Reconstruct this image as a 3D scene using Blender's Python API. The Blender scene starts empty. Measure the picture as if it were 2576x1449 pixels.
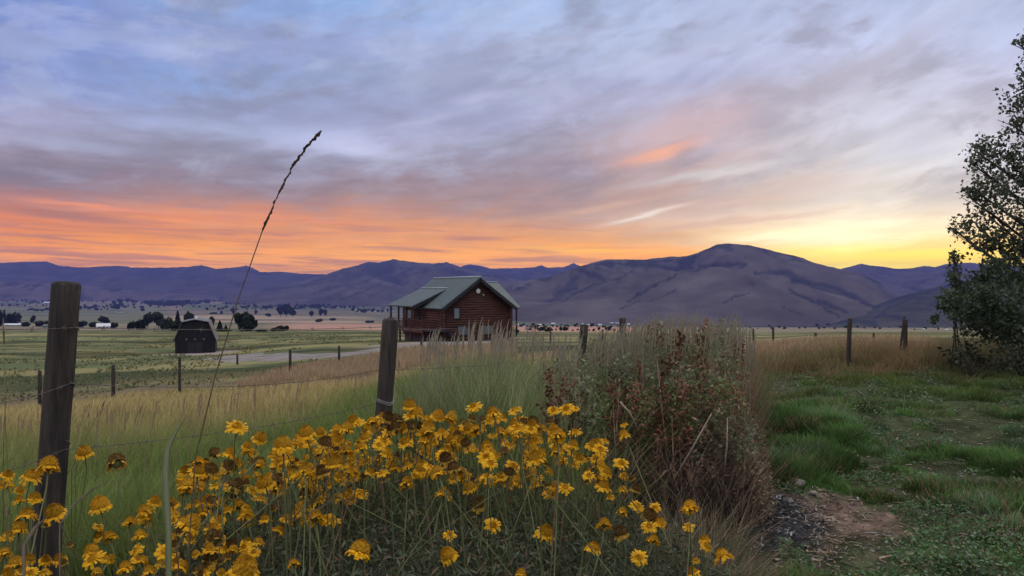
import bpy, bmesh, math, random
import numpy as np
from mathutils import Vector, Matrix
random.seed(7); rng = np.random.default_rng(7)
C = bpy.context.scene.collection
PI = math.pi
F = 1900.0; CX = 1288.0; CY = 724.0     # focal length and centre in pixels of a 2576 px wide view
CAMZ = 1.5

# ---------------------------------------------------------------- camera
cam = bpy.data.cameras.new('camera'); co = bpy.data.objects.new('camera', cam); C.objects.link(co)
cam.sensor_width = 36; cam.lens = 36*F/2576; cam.clip_start = 0.05; cam.clip_end = 60000
co.location = (0, 0, CAMZ); co.rotation_euler = (math.radians(90), 0, 0)
bpy.context.scene.camera = co
sc = bpy.context.scene
sc.view_settings.view_transform = 'Standard'; sc.view_settings.look = 'None'
sc.view_settings.exposure = 0; sc.view_settings.gamma = 1
sc.render.engine = 'CYCLES'
sc.cycles.max_bounces = 6; sc.cycles.diffuse_bounces = 3; sc.cycles.transparent_max_bounces = 6
sc.cycles.volume_bounces = 0; sc.cycles.use_denoising = True
sc.cycles.sample_clamp_indirect = 4

HAZE_D = 1.0e-4; HAZE_TOP = 352.0; HAZE_R = 10600.0

def lin(c):
    return tuple((v/255/12.92 if v/255 <= 0.04045 else ((v/255+0.055)/1.055)**2.4) for v in c)

# ---------------------------------------------------------------- node helper
class N:
    def __init__(s, tree): s.t = tree; s.n = tree.nodes; s.l = tree.links
    def new(s, typ, **k):
        n = s.n.new(typ)
        for a, v in k.items(): setattr(n, a, v)
        return n
    def link(s, a, b): s.l.new(a, b)
    def setin(s, n, i, v):
        if v is None: return
        if isinstance(v, bpy.types.NodeSocket): s.l.new(v, n.inputs[i])
        else:
            if isinstance(v, tuple) and len(v) == 3 and n.inputs[i].type == 'RGBA': v = (*v, 1)
            n.inputs[i].default_value = v
    def m(s, op, a, b=None, c=None, clamp=False):
        n = s.new('ShaderNodeMath', operation=op, use_clamp=clamp)
        s.setin(n, 0, a); s.setin(n, 1, b); s.setin(n, 2, c); return n.outputs[0]
    def mix(s, f, a, b, typ='MIX'):
        n = s.new('ShaderNodeMix', data_type='RGBA', blend_type=typ)
        s.setin(n, 0, f); s.setin(n, 6, a); s.setin(n, 7, b); return n.outputs[2]
    def rng(s, v, a, b, c, d, smooth=True):
        n = s.new('ShaderNodeMapRange', interpolation_type='SMOOTHSTEP' if smooth else 'LINEAR')
        s.setin(n, 0, v)
        for i, q in enumerate((a, b, c, d)): n.inputs[i+1].default_value = q
        return n.outputs[0]
    def comb(s, x, y, z=0.0):
        n = s.new('ShaderNodeCombineXYZ'); s.setin(n, 0, x); s.setin(n, 1, y); s.setin(n, 2, z); return n.outputs[0]
    def noise(s, vec, scale=1.0, detail=4.0, rough=0.5, dist=0.0, out=0):
        n = s.new('ShaderNodeTexNoise'); s.setin(n, 'Vector', vec)
        n.inputs['Scale'].default_value = scale; n.inputs['Detail'].default_value = detail
        n.inputs['Roughness'].default_value = rough; n.inputs['Distortion'].default_value = dist
        return n.outputs[out]
    def ramp(s, f, stops):
        n = s.new('ShaderNodeValToRGB'); r = n.color_ramp; s.setin(n, 0, f)
        while len(r.elements) > 1: r.elements.remove(r.elements[-1])
        r.elements[0].position = stops[0][0]; r.elements[0].color = (*stops[0][1][:3], 1)
        for p, c in stops[1:]:
            e = r.elements.new(p); e.color = (*c[:3], 1)
        return n.outputs[0]

# ---------------------------------------------------------------- world: dusk sky with layered cloud
def azel(px, row):
    X = (px-CX)/F; Z = (CY-row)/F
    return math.degrees(math.atan(X)), math.degrees(math.atan(Z/math.sqrt(1+X*X)))
def behind_haze(c, el):                   # the sky radiance that reads as colour c through the haze
    e = max(math.radians(el), 0.004)
    L = min(HAZE_R, HAZE_TOP/math.sin(e)); T = math.exp(-HAZE_D*L)
    hz = (0.085, 0.095, 0.26)      # light the haze itself sends back
    return tuple(max(0.003, (v-(1-T)*h)/T) for v, h in zip(c, hz))

w = bpy.data.worlds.new('World'); sc.world = w; w.use_nodes = True
W = N(w.node_tree); W.n.clear()
tc = W.new('ShaderNodeTexCoord'); sep = W.new('ShaderNodeSeparateXYZ'); W.link(tc.outputs['Generated'], sep.inputs[0])
sx, sy, sz = sep.outputs
az = W.m('MULTIPLY', W.m('ARCTAN2', sx, sy), 180/PI)
el = W.m('MULTIPLY', W.m('ARCSINE', sz), 180/PI)
azc = W.m('MINIMUM', W.m('MAXIMUM', az, -60.0), 60.0)
g = W.m('POWER', math.e, W.m('MULTIPLY', W.m('POWER', W.m('ADD', azc, 25.0), 2.0), 0.0003))
q = W.m('DIVIDE', W.m('MAXIMUM', el, 0.0), g)
wv = W.m('MULTIPLY', W.m('LOGARITHM', W.m('ADD', q, 3.0), math.e), 10.0)
P1 = W.comb(W.m('MULTIPLY', az, 0.065), W.m('MULTIPLY', wv, 0.26), 1.3)
P2 = W.comb(W.m('MULTIPLY', az, 0.15), W.m('MULTIPLY', wv, 0.70), 4.1)
P3 = W.comb(W.m('MULTIPLY', az, 0.34), W.m('MULTIPLY', wv, 1.9), 7.7)
n1 = W.noise(P1, 1.0, 5, 0.52, 0.25); n2 = W.noise(P2, 1.0, 6, 0.55, 0.25); n3 = W.noise(P3, 1.0, 4, 0.5, 0.2)
elw = W.m('ADD', el, W.m('MULTIPLY', W.m('SUBTRACT', n2, 0.5), W.m('MULTIPLY', W.m('ADD', q, 2.0), 0.26)))
elw = W.m('ADD', elw, W.m('MULTIPLY', W.m('SUBTRACT', n3, 0.5), W.m('MINIMUM', W.m('MULTIPLY', W.m('ADD', q, 1.0), 0.15), 0.9)))
azw = W.m('ADD', az, W.m('MULTIPLY', W.m('SUBTRACT', n1, 0.5), 9.0))
ROWS = [0, 100, 200, 300, 350, 400, 450, 500, 550, 600, 650]
GRID = {
 0:    [(126,145,206),(128,144,200),(138,152,204),(165,164,198),(160,155,182),(146,132,150),(138,120,136),(176,126,126),(228,136,102),(232,146,100),(238,156,108)],
 430:  [(134,163,218),(140,156,208),(138,163,214),(158,166,206),(160,162,190),(144,138,160),(144,126,142),(166,134,140),(232,146,110),(236,152,100),(244,164,100)],
 860:  [(142,172,224),(156,168,212),(150,162,200),(162,168,206),(184,188,226),(158,156,182),(150,134,150),(158,132,138),(214,144,116),(226,152,114),(252,172,96)],
 1290: [(160,184,226),(176,190,226),(156,160,192),(164,170,206),(160,160,186),(152,144,164),(156,138,152),(168,140,146),(188,148,138),(228,156,112),(255,174,78)],
 1720: [(178,190,226),(176,186,218),(168,174,210),(188,174,190),(194,172,180),(190,164,170),(184,162,166),(184,156,152),(214,186,176),(222,172,134),(252,170,80)],
 2150: [(180,192,228),(190,200,234),(182,184,206),(200,204,226),(196,200,218),(200,204,214),(206,204,206),(208,206,206),(246,238,214),(255,250,208),(255,232,128)],
 2576: [(178,190,224),(188,198,232),(202,206,236),(206,206,226),(212,214,232),(214,218,234),(212,213,218),(212,207,208),(246,226,200),(252,216,148),(252,214,100)],
}
def column(cols, px):
    st = []
    hz = cols[-1]
    st.append((0.0, behind_haze(lin(hz), 0.3)))
    for r, c in reversed(list(zip(ROWS, cols))):
        e = azel(px, r)[1]; st.append((e/60.0, behind_haze(lin(c), e)))
    top = lin(cols[0])
    st.append((30/60, tuple(0.45*a+0.55*b for a, b in zip(top, (0.55, 0.60, 0.78)))))
    st.append((0.72, (1.25, 1.24, 1.30))); st.append((1.0, (1.65, 1.62, 1.65)))
    return st
fe = W.m('DIVIDE', W.m('MAXIMUM', elw, 0.0), 60.0)
side = [(0.0, (0.30, 0.30, 0.40)), (0.12, (0.40, 0.41, 0.52)), (0.35, (0.62, 0.64, 0.76)), (0.72, (1.35, 1.33, 1.38)), (1.0, (1.65, 1.62, 1.65))]
cols = [(-95.0, side)] + [(azel(p, 724)[0], column(cc, p)) for p, cc in GRID.items()] + [(110.0, side)]
col = W.ramp(fe, cols[0][1]); pa = cols[0][0]
for a, st in cols[1:]:
    col = W.mix(W.rng(azw, pa, a, 0, 1, False), col, W.ramp(fe, st)); pa = a
# cloud streaks: light and grey layers along the wind
hi = W.rng(el, 4.0, 9.0, 0.25, 1.0)
dk = W.m('MULTIPLY', W.rng(n1, 0.50, 0.70, 0, 0.20), hi)
col = W.mix(dk, col, (0.30, 0.29, 0.40))
n5 = W.noise(W.comb(W.m('MULTIPLY', az, 0.13), W.m('MULTIPLY_ADD', az, -0.035, W.m('MULTIPLY', el, 0.30)), 9.4), 1.0, 7, 0.60, 0.35)
col = W.mix(W.m('MULTIPLY', W.rng(n5, 0.48, 0.66, 0, 0.50), W.rng(el, 3.5, 8.0, 0.1, 1.0)), col, (0.275, 0.265, 0.345))
col = W.mix(W.m('MULTIPLY', W.rng(n5, 0.47, 0.33, 0, 0.30), W.rng(el, 5.0, 9.0, 0.0, 1.0)), col, (0.60, 0.66, 0.86))
lt = W.m('MULTIPLY', W.rng(n2, 0.52, 0.70, 0, 0.24), hi)
col = W.mix(lt, col, (0.62, 0.65, 0.86))
n4 = W.noise(W.comb(W.m('MULTIPLY', az, 0.11), W.m('MULTIPLY_ADD', az, 0.03, W.m('MULTIPLY', el, 2.0)), 2.2), 1.0, 5, 0.55, 0.3)
low = W.m('MULTIPLY', W.rng(el, 7.5, 3.0, 0, 1), W.rng(az, 14.0, 0.0, 0.25, 1))
col = W.mix(W.m('MULTIPLY', W.rng(n4, 0.46, 0.66, 0, 0.62), low), col, (0.62, 0.27, 0.20))
col = W.mix(W.m('MULTIPLY', W.rng(n4, 0.50, 0.34, 0, 0.30), low), col, (1.0, 0.54, 0.24))
s3 = W.rng(n3, 0.3, 0.7, 0.93, 1.07)
col = W.mix(1.0, col, W.comb(s3, s3, s3), 'MULTIPLY')
BL = [  # px, row, half length, half width, tilt (deg up to the right), colour, amount
 (900,372,95,20,-7,(200,204,236),.95),(760,352,70,12,0,(186,190,226),.6),(540,325,170,16,0,(174,186,224),.75),(180,362,85,11,-3,(178,184,214),.7),
 (420,365,190,15,2,(140,138,162),.7),(210,325,120,12,3,(150,150,180),.5),(780,285,150,26,8,(146,150,184),.7),(1060,260,120,20,18,(150,152,184),.6),(1150,175,110,34,20,(154,158,188),.65),
 (1200,245,60,10,8,(190,190,224),.7),(1080,300,150,10,12,(184,188,222),.7),(1180,300,110,28,14,(150,150,178),.5),
 (1660,388,80,13,14,(250,172,138),.95),(1720,320,150,40,16,(206,178,188),.65),(1840,300,60,40,0,(214,184,190),.4),(2110,195,240,20,24,(172,168,188),.7),
 (1990,328,75,11,14,(164,166,184),.75),(2080,372,250,15,17,(176,180,198),.7),(2330,330,150,12,22,(184,188,206),.5),(1480,340,150,14,16,(164,156,178),.6),
 (1600,486,100,20,12,(178,148,150),.75),(1520,520,100,8,10,(214,176,164),.6),(1620,540,85,5,13,(238,226,220),.9),(1800,435,130,9,8,(216,220,226),.7),
 (1930,548,130,7,4,(206,176,170),.7),(2030,460,80,16,8,(202,182,184),.7),(1850,510,130,8,5,(208,184,178),.6),(1690,597,130,10,-6,(208,164,140),.85),(1740,568,150,7,6,(206,172,160),.6),
 (2250,640,140,16,0,(255,232,96),.8),(2380,610,160,10,6,(252,208,140),.6),(2010,590,190,13,3,(255,253,216),.9),(1500,630,150,6,-2,(255,192,74),.8),(1470,617,120,4,-2,(255,170,90),.6),
 (2420,560,150,7,3,(244,212,186),.6),(1700,150,180,14,12,(196,202,234),.5),(1400,110,140,16,4,(190,198,230),.5),
 (150,538,170,9,-5,(168,118,118),.75),(430,590,180,5,-3,(206,140,112),.7),(160,566,160,5,-4,(210,132,106),.7),(240,519,130,6,-4,(240,152,122),.75),(330,512,60,5,-6,(200,146,134),.6),(700,545,200,5,-3,(236,152,118),.5),(620,575,180,4,-2,(204,144,122),.5),(900,625,150,4,0,(206,150,122),.5)]
for px, r, a, b, tilt, c, amt in BL:
    A, E = azel(px, r); ca, sa = math.cos(math.radians(tilt)), math.sin(math.radians(tilt))
    ra, rb = a/33.0, b/33.0
    x = W.m('SUBTRACT', W.m('MULTIPLY_ADD', W.m('SUBTRACT', n1, 0.5), 3.0, az), A)
    y = W.m('SUBTRACT', W.m('MULTIPLY_ADD', W.m('SUBTRACT', n3, 0.5), min(1.3, 0.5+rb), el), E)
    u = W.m('DIVIDE', W.m('MULTIPLY_ADD', x, ca, W.m('MULTIPLY', y, sa)), ra)
    v = W.m('DIVIDE', W.m('MULTIPLY_ADD', y, ca, W.m('MULTIPLY', x, -sa)), rb)
    d = W.m('ADD', W.m('MULTIPLY', u, u), W.m('MULTIPLY', v, v))
    f = W.m('MULTIPLY', W.m('POWER', math.e, W.m('MULTIPLY', d, -0.8)), amt)
    f = W.m('MULTIPLY', f, W.rng(n2, 0.25, 0.6, 0.5, 1.0), clamp=True)
    col = W.mix(f, col, behind_haze(lin(c), E))
nish = W.new('ShaderNodeTexSky', sky_type='NISHITA', sun_disc=False)
SUN_AZ, SUN_EL = 25.0, 5.0
nish.sun_elevation = math.radians(SUN_EL); nish.sun_rotation = math.radians(SUN_AZ)
bg1 = W.new('ShaderNodeBackground'); W.link(col, bg1.inputs[0]); bg1.inputs[1].default_value = 1.0
bg2 = W.new('ShaderNodeBackground'); W.link(nish.outputs[0], bg2.inputs[0]); bg2.inputs[1].default_value = 0.006
add = W.new('ShaderNodeAddShader'); W.link(bg1.outputs[0], add.inputs[0]); W.link(bg2.outputs[0], add.inputs[1])
wo = W.new('ShaderNodeOutputWorld'); W.link(add.outputs[0], wo.inputs[0])

# ---------------------------------------------------------------- sun: the afterglow, low and very soft
sl = bpy.data.lights.new('sun', 'SUN'); sl.energy = 0.35; sl.angle = math.radians(20); sl.color = (1, 0.80, 0.58)
so = bpy.data.objects.new('sun', sl); C.objects.link(so)
sd = Vector((math.sin(math.radians(SUN_AZ))*math.cos(math.radians(SUN_EL)), math.cos(math.radians(SUN_AZ))*math.cos(math.radians(SUN_EL)), math.sin(math.radians(SUN_EL))))
so.rotation_euler = sd.to_track_quat('Z', 'Y').to_euler()

# ---------------------------------------------------------------- numpy noise
def _h(ix, iy, s):
    n = (ix.astype(np.int64)*374761393 + iy.astype(np.int64)*668265263 + s*1442695041) & 0x7fffffff
    n = ((n ^ (n >> 13))*1274126177) & 0x7fffffff
    n = (n ^ (n >> 16)) & 0xffff
    return n/65535.0
def vn(x, y, s=0):
    x = np.asarray(x, float); y = np.asarray(y, float)
    ix = np.floor(x); iy = np.floor(y); fx = x-ix; fy = y-iy
    fx = fx*fx*(3-2*fx); fy = fy*fy*(3-2*fy)
    a = _h(ix, iy, s); b = _h(ix+1, iy, s); c = _h(ix, iy+1, s); d = _h(ix+1, iy+1, s)
    return (a*(1-fx)+b*fx)*(1-fy)+(c*(1-fx)+d*fx)*fy
def fbm(x, y, o=4, s=0, g=0.5):
    v = 0; a = 1; t = 0
    for i in range(o):
        v = v+a*vn(np.asarray(x)*2**i+i*17.3, np.asarray(y)*2**i-i*9.1, s+i); t += a; a *= g
    return v/t
def sst(a, b, x):
    t = np.clip((np.asarray(x, float)-a)/(b-a), 0, 1); return t*t*(3-2*t)

# ---------------------------------------------------------------- terrain: drop below the eye by bearing and distance
TT = np.array([0.5, 4, 7, 13, 20, 32, 50, 75, 90, 120, 180, 260, 400, 700, 1200, 2500, 5000, 9000, 14000, 20000], float)
DC = {
 0:    [1.45,1.5,1.85,2.6,3.6,5.1,6.0,7.1,7.9,9.6,12.0,14.6,22,35,54,86,105,108,110,110],
 490:  [1.45,1.47,1.75,2.35,3.2,4.5,5.5,6.9,7.8,9.3,11.8,14.6,22,35,54,88,107,110,112,112],
 853:  [1.45,1.46,1.68,2.15,2.85,3.95,5.1,6.0,6.5,8.3,11.0,14.4,22,35,56,93,118,121,122,122],
 1100: [1.45,1.46,1.6,1.95,2.5,3.4,4.4,5.4,6.1,8.0,11.0,14.6,22,35,57,100,124,126,128,128],
 1400: [1.5,1.5,1.55,1.8,2.2,2.9,3.9,5.3,6.1,7.9,11.2,15.0,22,37,60,118,150,150,150,150],
 1900: [1.5,1.5,1.5,1.55,1.75,2.3,3.5,5.1,6.0,7.8,11.2,15.4,23,38,63,129,150,150,150,150],
 2133: [1.5,1.5,1.5,1.44,1.55,2.1,3.1,4.6,5.5,7.2,10.6,15.0,22.6,38,63,129,150,150,150,150],
 2576: [1.5,1.5,1.5,1.44,1.6,2.2,3.2,4.7,5.6,7.3,10.7,15.0,22.6,38,63,129,150,150,150,150]}
DPX = np.array(sorted(DC)); DTAB = np.array([DC[k] for k in sorted(DC)])
LT = np.log(TT)
def polar(x, y):
    th = np.arctan2(x, y); r = np.hypot(x, y)
    return th, r*np.cos(np.minimum(np.abs(th), math.radians(36))), CX+F*np.tan(np.clip(th, -1.0, 1.0))
def terrain(x, y):
    x = np.asarray(x, float); y = np.asarray(y, float)
    th, t, px = polar(x, y)
    t = np.maximum(t, 0.5); lt = np.log(t)
    vals = np.stack([np.interp(lt, LT, DTAB[i]) for i in range(len(DPX))])
    p = np.clip(px, 0, 2576)
    j = np.clip(np.searchsorted(DPX, p)-1, 0, len(DPX)-2)
    f = (p-DPX[j])/(DPX[j+1]-DPX[j]); f = f*f*(3-2*f)
    a = np.take_along_axis(vals, j[None], 0)[0]; b = np.take_along_axis(vals, (j+1)[None], 0)[0]
    z = CAMZ-(a*(1-f)+b*f)
    bump = (fbm(x*1.1, y*1.1, 3, 3)-0.5)*0.10*sst(2, 5, t)*(1-sst(40, 90, t))
    bump = bump+(fbm(x*3.7, y*3.7, 2, 9)-0.5)*0.05*sst(3, 4, t)*(1-sst(12, 22, t))*sst(0.3, 1.5, x)
    bump = bump+(fbm(x*0.06, y*0.06, 3, 5)-0.5)*1.0*sst(38, 80, t)*(1-sst(150, 230, t))*(1-sst(760, 1000, px))
    return z+bump
def tz(x, y): return float(terrain(np.array([x]), np.array([y]))[0])
def W3(px, t): return (px-CX)/F*t, t
def on(px, t):
    x, y = W3(px, t); return Vector((x, y, tz(x, y)))
def hit(px, row, t0=3.0, t1=12000):
    ts = np.exp(np.linspace(math.log(t0), math.log(t1), 900)); xs = (px-CX)/F*ts
    rw = CY+F*(CAMZ-terrain(xs, ts))/ts
    k = np.argmax(rw <= row) if np.any(rw <= row) else len(ts)-1
    return Vector((xs[k], ts[k], tz(xs[k], ts[k])))

# ---------------------------------------------------------------- mesh helpers
def npmesh(name, V, T, col=None, mats=(), smooth=False, mi=None):
    me = bpy.data.meshes.new(name); V = np.asarray(V, np.float32); T = np.asarray(T, np.int32)
    k = T.shape[1]
    me.vertices.add(len(V)); me.vertices.foreach_set('co', V.ravel())
    me.loops.add(T.size); me.loops.foreach_set('vertex_index', T.ravel())
    me.polygons.add(len(T)); me.polygons.foreach_set('loop_start', np.arange(0, T.size, k, dtype=np.int32))
    me.polygons.foreach_set('loop_total', np.full(len(T), k, np.int32))
    if smooth: me.polygons.foreach_set('use_smooth', np.ones(len(T), bool))
    for m in mats: me.materials.append(m)
    if mi is not None: me.polygons.foreach_set('material_index', np.asarray(mi, np.int32))
    if col is not None:
        a = me.color_attributes.new('tint', 'FLOAT_COLOR', 'POINT')
        cc = np.ones((len(V), 4), np.float32); cc[:, :3] = col; a.data.foreach_set('color', cc.ravel())
    me.update(calc_edges=True); me.validate()
    return me
def obj(name, me, parent=None, **props):
    o = bpy.data.objects.new(name, me); C.objects.link(o)
    if parent: o.parent = parent
    for k, v in props.items(): o[k] = v
    return o
def thing(name, label, cat, loc, rz=0, group=None):
    o = bpy.data.objects.new(name, None); C.objects.link(o); o.location = loc; o.rotation_euler = (0, 0, rz)
    o.empty_display_size = 0.1
    o['label'] = label; o['category'] = cat
    if group: o['group'] = group
    return o
def dup(root, loc, rot, scale, label, group=None):
    r = root.copy(); C.objects.link(r); r.location = loc; r.rotation_euler = rot
    r.scale = scale if isinstance(scale, tuple) else (scale,)*3
    r['label'] = label
    if group: r['group'] = group
    for ch in root.children:
        c = ch.copy(); C.objects.link(c); c.parent = r
        for gch in ch.children:
            d = gch.copy(); C.objects.link(d); d.parent = c
    return r
class MB:
    def __init__(s): s.v = []; s.f = []; s.m = []
    def add(s, vs, fs, mi=0):
        b = len(s.v); s.v += [tuple(v) for v in vs]; s.f += [tuple(i+b for i in f) for f in fs]; s.m += [mi]*len(fs); return s
    def box(s, x0, x1, y0, y1, z0, z1, mi=0):
        return s.add([(x0,y0,z0),(x1,y0,z0),(x1,y1,z0),(x0,y1,z0),(x0,y0,z1),(x1,y0,z1),(x1,y1,z1),(x0,y1,z1)],
                     [(0,3,2,1),(4,5,6,7),(0,1,5,4),(1,2,6,5),(2,3,7,6),(3,0,4,7)], mi)
    def tube(s, pts, rad, n=8, cap=True, mi=0):
        pts = [Vector(p) for p in pts]; rr = rad if hasattr(rad, '__len__') else [rad]*len(pts)
        rings = []; up = Vector((0.13, 0.31, 0.94))
        for i, p in enumerate(pts):
            d = (pts[min(i+1, len(pts)-1)]-pts[max(i-1, 0)]).normalized()
            a = d.cross(up); a = (a if a.length > 1e-3 else d.cross(Vector((1, 0, 0)))).normalized(); b = d.cross(a)
            rings.append([p+(a*math.cos(2*PI*k/n)+b*math.sin(2*PI*k/n))*rr[i] for k in range(n)])
        vs = [v for r in rings for v in r]; fs = []
        for i in range(len(pts)-1):
            for k in range(n):
                k2 = (k+1) % n; fs.append((i*n+k, i*n+k2, (i+1)*n+k2, (i+1)*n+k))
        if cap: fs += [tuple(range(n))[::-1], tuple((len(pts)-1)*n+k for k in range(n))]
        return s.add(vs, fs, mi)
    def slab(s, quad, th, mi=0):
        q = [Vector(p) for p in quad]; n = (q[1]-q[0]).cross(q[3]-q[0]).normalized()
        if n.z < 0: n = -n
        vs = q+[p-n*th for p in q]
        return s.add(vs, [(0,1,2,3),(7,6,5,4),(0,4,5,1),(1,5,6,2),(2,6,7,3),(3,7,4,0)], mi)
    def mesh(s, name, mats, smooth=False):
        me = bpy.data.meshes.new(name); me.from_pydata(s.v, [], s.f)
        for m in (mats if isinstance(mats, (list, tuple)) else [mats]): me.materials.append(m)
        me.polygons.foreach_set('material_index', s.m)
        if smooth: me.polygons.foreach_set('use_smooth', [True]*len(s.f))
        me.update(); me.validate(); return me
    def build(s, name, mats, parent=None, smooth=False, **props): return obj(name, s.mesh(name, mats, smooth), parent, **props)

# ---------------------------------------------------------------- materials
MC = {}
def mat(name, c1, c2=None, scale=8.0, stretch=(1,1,1), rough=0.85, bump=0.0, spec=0.2, tint=False, transl=0.0, detail=5, metallic=0.0, rnd=0.0, bscale=None):
    if name in MC: return MC[name]
    m = bpy.data.materials.new(name); m.use_nodes = True; t = N(m.node_tree)
    b = t.n['Principled BSDF']; out = t.n['Material Output']
    c = t.new('ShaderNodeTexCoord'); mp = t.new('ShaderNodeMapping'); t.link(c.outputs['Object'], mp.inputs[0]); mp.inputs['Scale'].default_value = stretch
    f = t.noise(mp.outputs[0], scale, detail, 0.6)
    if tint:
        a = t.new('ShaderNodeAttribute', attribute_name='tint')
        k = t.rng(f, 0.3, 0.7, 1-tint, 1+tint)
        colr = t.mix(1.0, a.outputs['Color'], t.comb(k, k, k), 'MULTIPLY')
    else:
        colr = t.mix(t.rng(f, 0.32, 0.68, 0, 1), c1, c2 or c1)
    if rnd:
        oi = t.new('ShaderNodeObjectInfo'); k = t.rng(oi.outputs['Random'], 0, 1, 1-rnd, 1+rnd, False)
        colr = t.mix(1.0, colr, t.comb(k, k, k), 'MULTIPLY')
    t.link(colr, b.inputs['Base Color']); b.inputs['Roughness'].default_value = rough
    b.inputs['Specular IOR Level'].default_value = spec; b.inputs['Metallic'].default_value = metallic
    if bump:
        bn = t.new('ShaderNodeBump'); bn.inputs['Strength'].default_value = bump; bn.inputs['Distance'].default_value = 0.02
        f2 = t.noise(mp.outputs[0], bscale or scale*3, 4, 0.6); t.link(f2, bn.inputs['Height']); t.link(bn.outputs[0], b.inputs['Normal'])
    if transl:
        tr = t.new('ShaderNodeBsdfTranslucent'); t.link(colr, tr.inputs[0]); mx = t.new('ShaderNodeMixShader'); mx.inputs[0].default_value = transl
        t.link(b.outputs[0], mx.inputs[1]); t.link(tr.outputs[0], mx.inputs[2]); t.link(mx.outputs[0], out.inputs[0])
    MC[name] = m; return m
M_ground = mat('ground_soil_and_turf', (1,1,1), scale=9, rough=0.95, tint=0.35, bump=0.6, spec=0.05, bscale=30)
M_hill = mat('mountain_slope', (1,1,1), scale=0.004, rough=1.0, tint=0.25, spec=0.0)
M_blade = mat('grass_blade', (1,1,1), scale=2.0, rough=0.7, tint=0.22, transl=0.35, spec=0.15)
M_leafy = mat('leaf_tint', (1,1,1), scale=3.0, rough=0.6, tint=0.25, transl=0.3, spec=0.2)
M_wood = mat('weathered_post_wood', (0.085,0.070,0.058), (0.028,0.024,0.025), 26, (1,1,0.09), 0.85, 0.9, bscale=60)
M_wire = mat('dull_fence_wire', (0.16,0.15,0.14), (0.09,0.07,0.06), 40, rough=0.5, metallic=0.6)
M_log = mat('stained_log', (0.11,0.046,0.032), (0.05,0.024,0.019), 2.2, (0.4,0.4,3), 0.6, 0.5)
M_log_lit = mat('stained_log_lit_side', (0.15,0.06,0.042), (0.075,0.033,0.026), 2.2, (0.4,0.4,3), 0.6, 0.5)  # same logs in a lighter copy, the side wall's extra light painted in
M_red = mat('red_brown_deck_timber', (0.11,0.040,0.032), (0.06,0.023,0.02), 3, (1,1,0.3), 0.6)
M_roof = mat('green_metal_roof', (0.085,0.112,0.105), (0.062,0.085,0.082), 1.5, rough=0.42, spec=0.5, metallic=0.1)
M_trim = mat('dark_fascia', (0.02,0.02,0.022), (0.03,0.028,0.03), 2, rough=0.6)
M_glass = mat('window_glass', (0.35,0.40,0.50), (0.30,0.35,0.46), 1, rough=0.08, spec=0.9, metallic=0.7)
M_white = mat('white_paint', (0.72,0.72,0.72), (0.6,0.6,0.6), 3, rough=0.6)
M_barn = mat('dark_barn_board', (0.022,0.021,0.024), (0.012,0.012,0.014), 4, (4,4,0.3), 0.8)
M_barnroof = mat('barn_roof', (0.09,0.105,0.11), (0.06,0.07,0.08), 2, rough=0.45, spec=0.5)
M_bark = mat('tree_bark', (0.07,0.058,0.048), (0.035,0.03,0.026), 8, (1,1,0.25), 0.9, 0.6)
M_rock = mat('field_stone', (0.44,0.40,0.34), (0.24,0.22,0.19), 14, rough=0.9, bump=0.6, rnd=0.35)
M_farleaf = mat('far_foliage', (0.020,0.030,0.020), (0.040,0.048,0.028), 0.5, rough=0.9, rnd=0.35, spec=0.05)
M_petal = mat('yellow_petal', (0.84,0.48,0.012), (0.72,0.36,0.008), 60, rough=0.6, transl=0.35, rnd=0.12)
M_petalb = mat('bright_yellow_petal', (0.84,0.50,0.012), (0.78,0.40,0.01), 60, rough=0.6, transl=0.35)
M_disc = mat('orange_brown_disc', (0.78,0.42,0.02), (0.60,0.28,0.014), 260, rough=0.9, bump=0.8, rnd=0.2)
M_spent = mat('spent_brown_disc', (0.24,0.13,0.03), (0.13,0.07,0.02), 220, rough=0.95, bump=0.8, rnd=0.2)
M_fade = mat('faded_petal', (0.52,0.33,0.05), (0.40,0.22,0.03), 60, rough=0.8, transl=0.3, rnd=0.15)
M_stem = mat('green_stem', (0.16,0.17,0.07), (0.10,0.12,0.05), 20, rough=0.7, rnd=0.25)
M_dry = mat('dry_brown_stem', (0.26,0.17,0.11), (0.14,0.09,0.065), 20, rough=0.9, rnd=0.3)
M_dock = mat('rust_seed_cluster', (0.19,0.085,0.05), (0.10,0.045,0.03), 60, rough=0.95, rnd=0.35)
M_gravel = mat('gravel', (0.26,0.23,0.22), (0.15,0.135,0.12), 0.7, rough=0.95, spec=0.1)
M_ash = mat('ash_and_char', (0.060,0.058,0.062), (0.012,0.012,0.013), 22, rough=0.95, bump=0.9)
M_blue = mat('blue_plastic', (0.08,0.11,0.30), (0.05,0.07,0.2), 5, rough=0.4)
M_pale = mat('pale_scrap', (0.30,0.28,0.27), (0.14,0.13,0.13), 20, rough=0.8, rnd=0.4)

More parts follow.
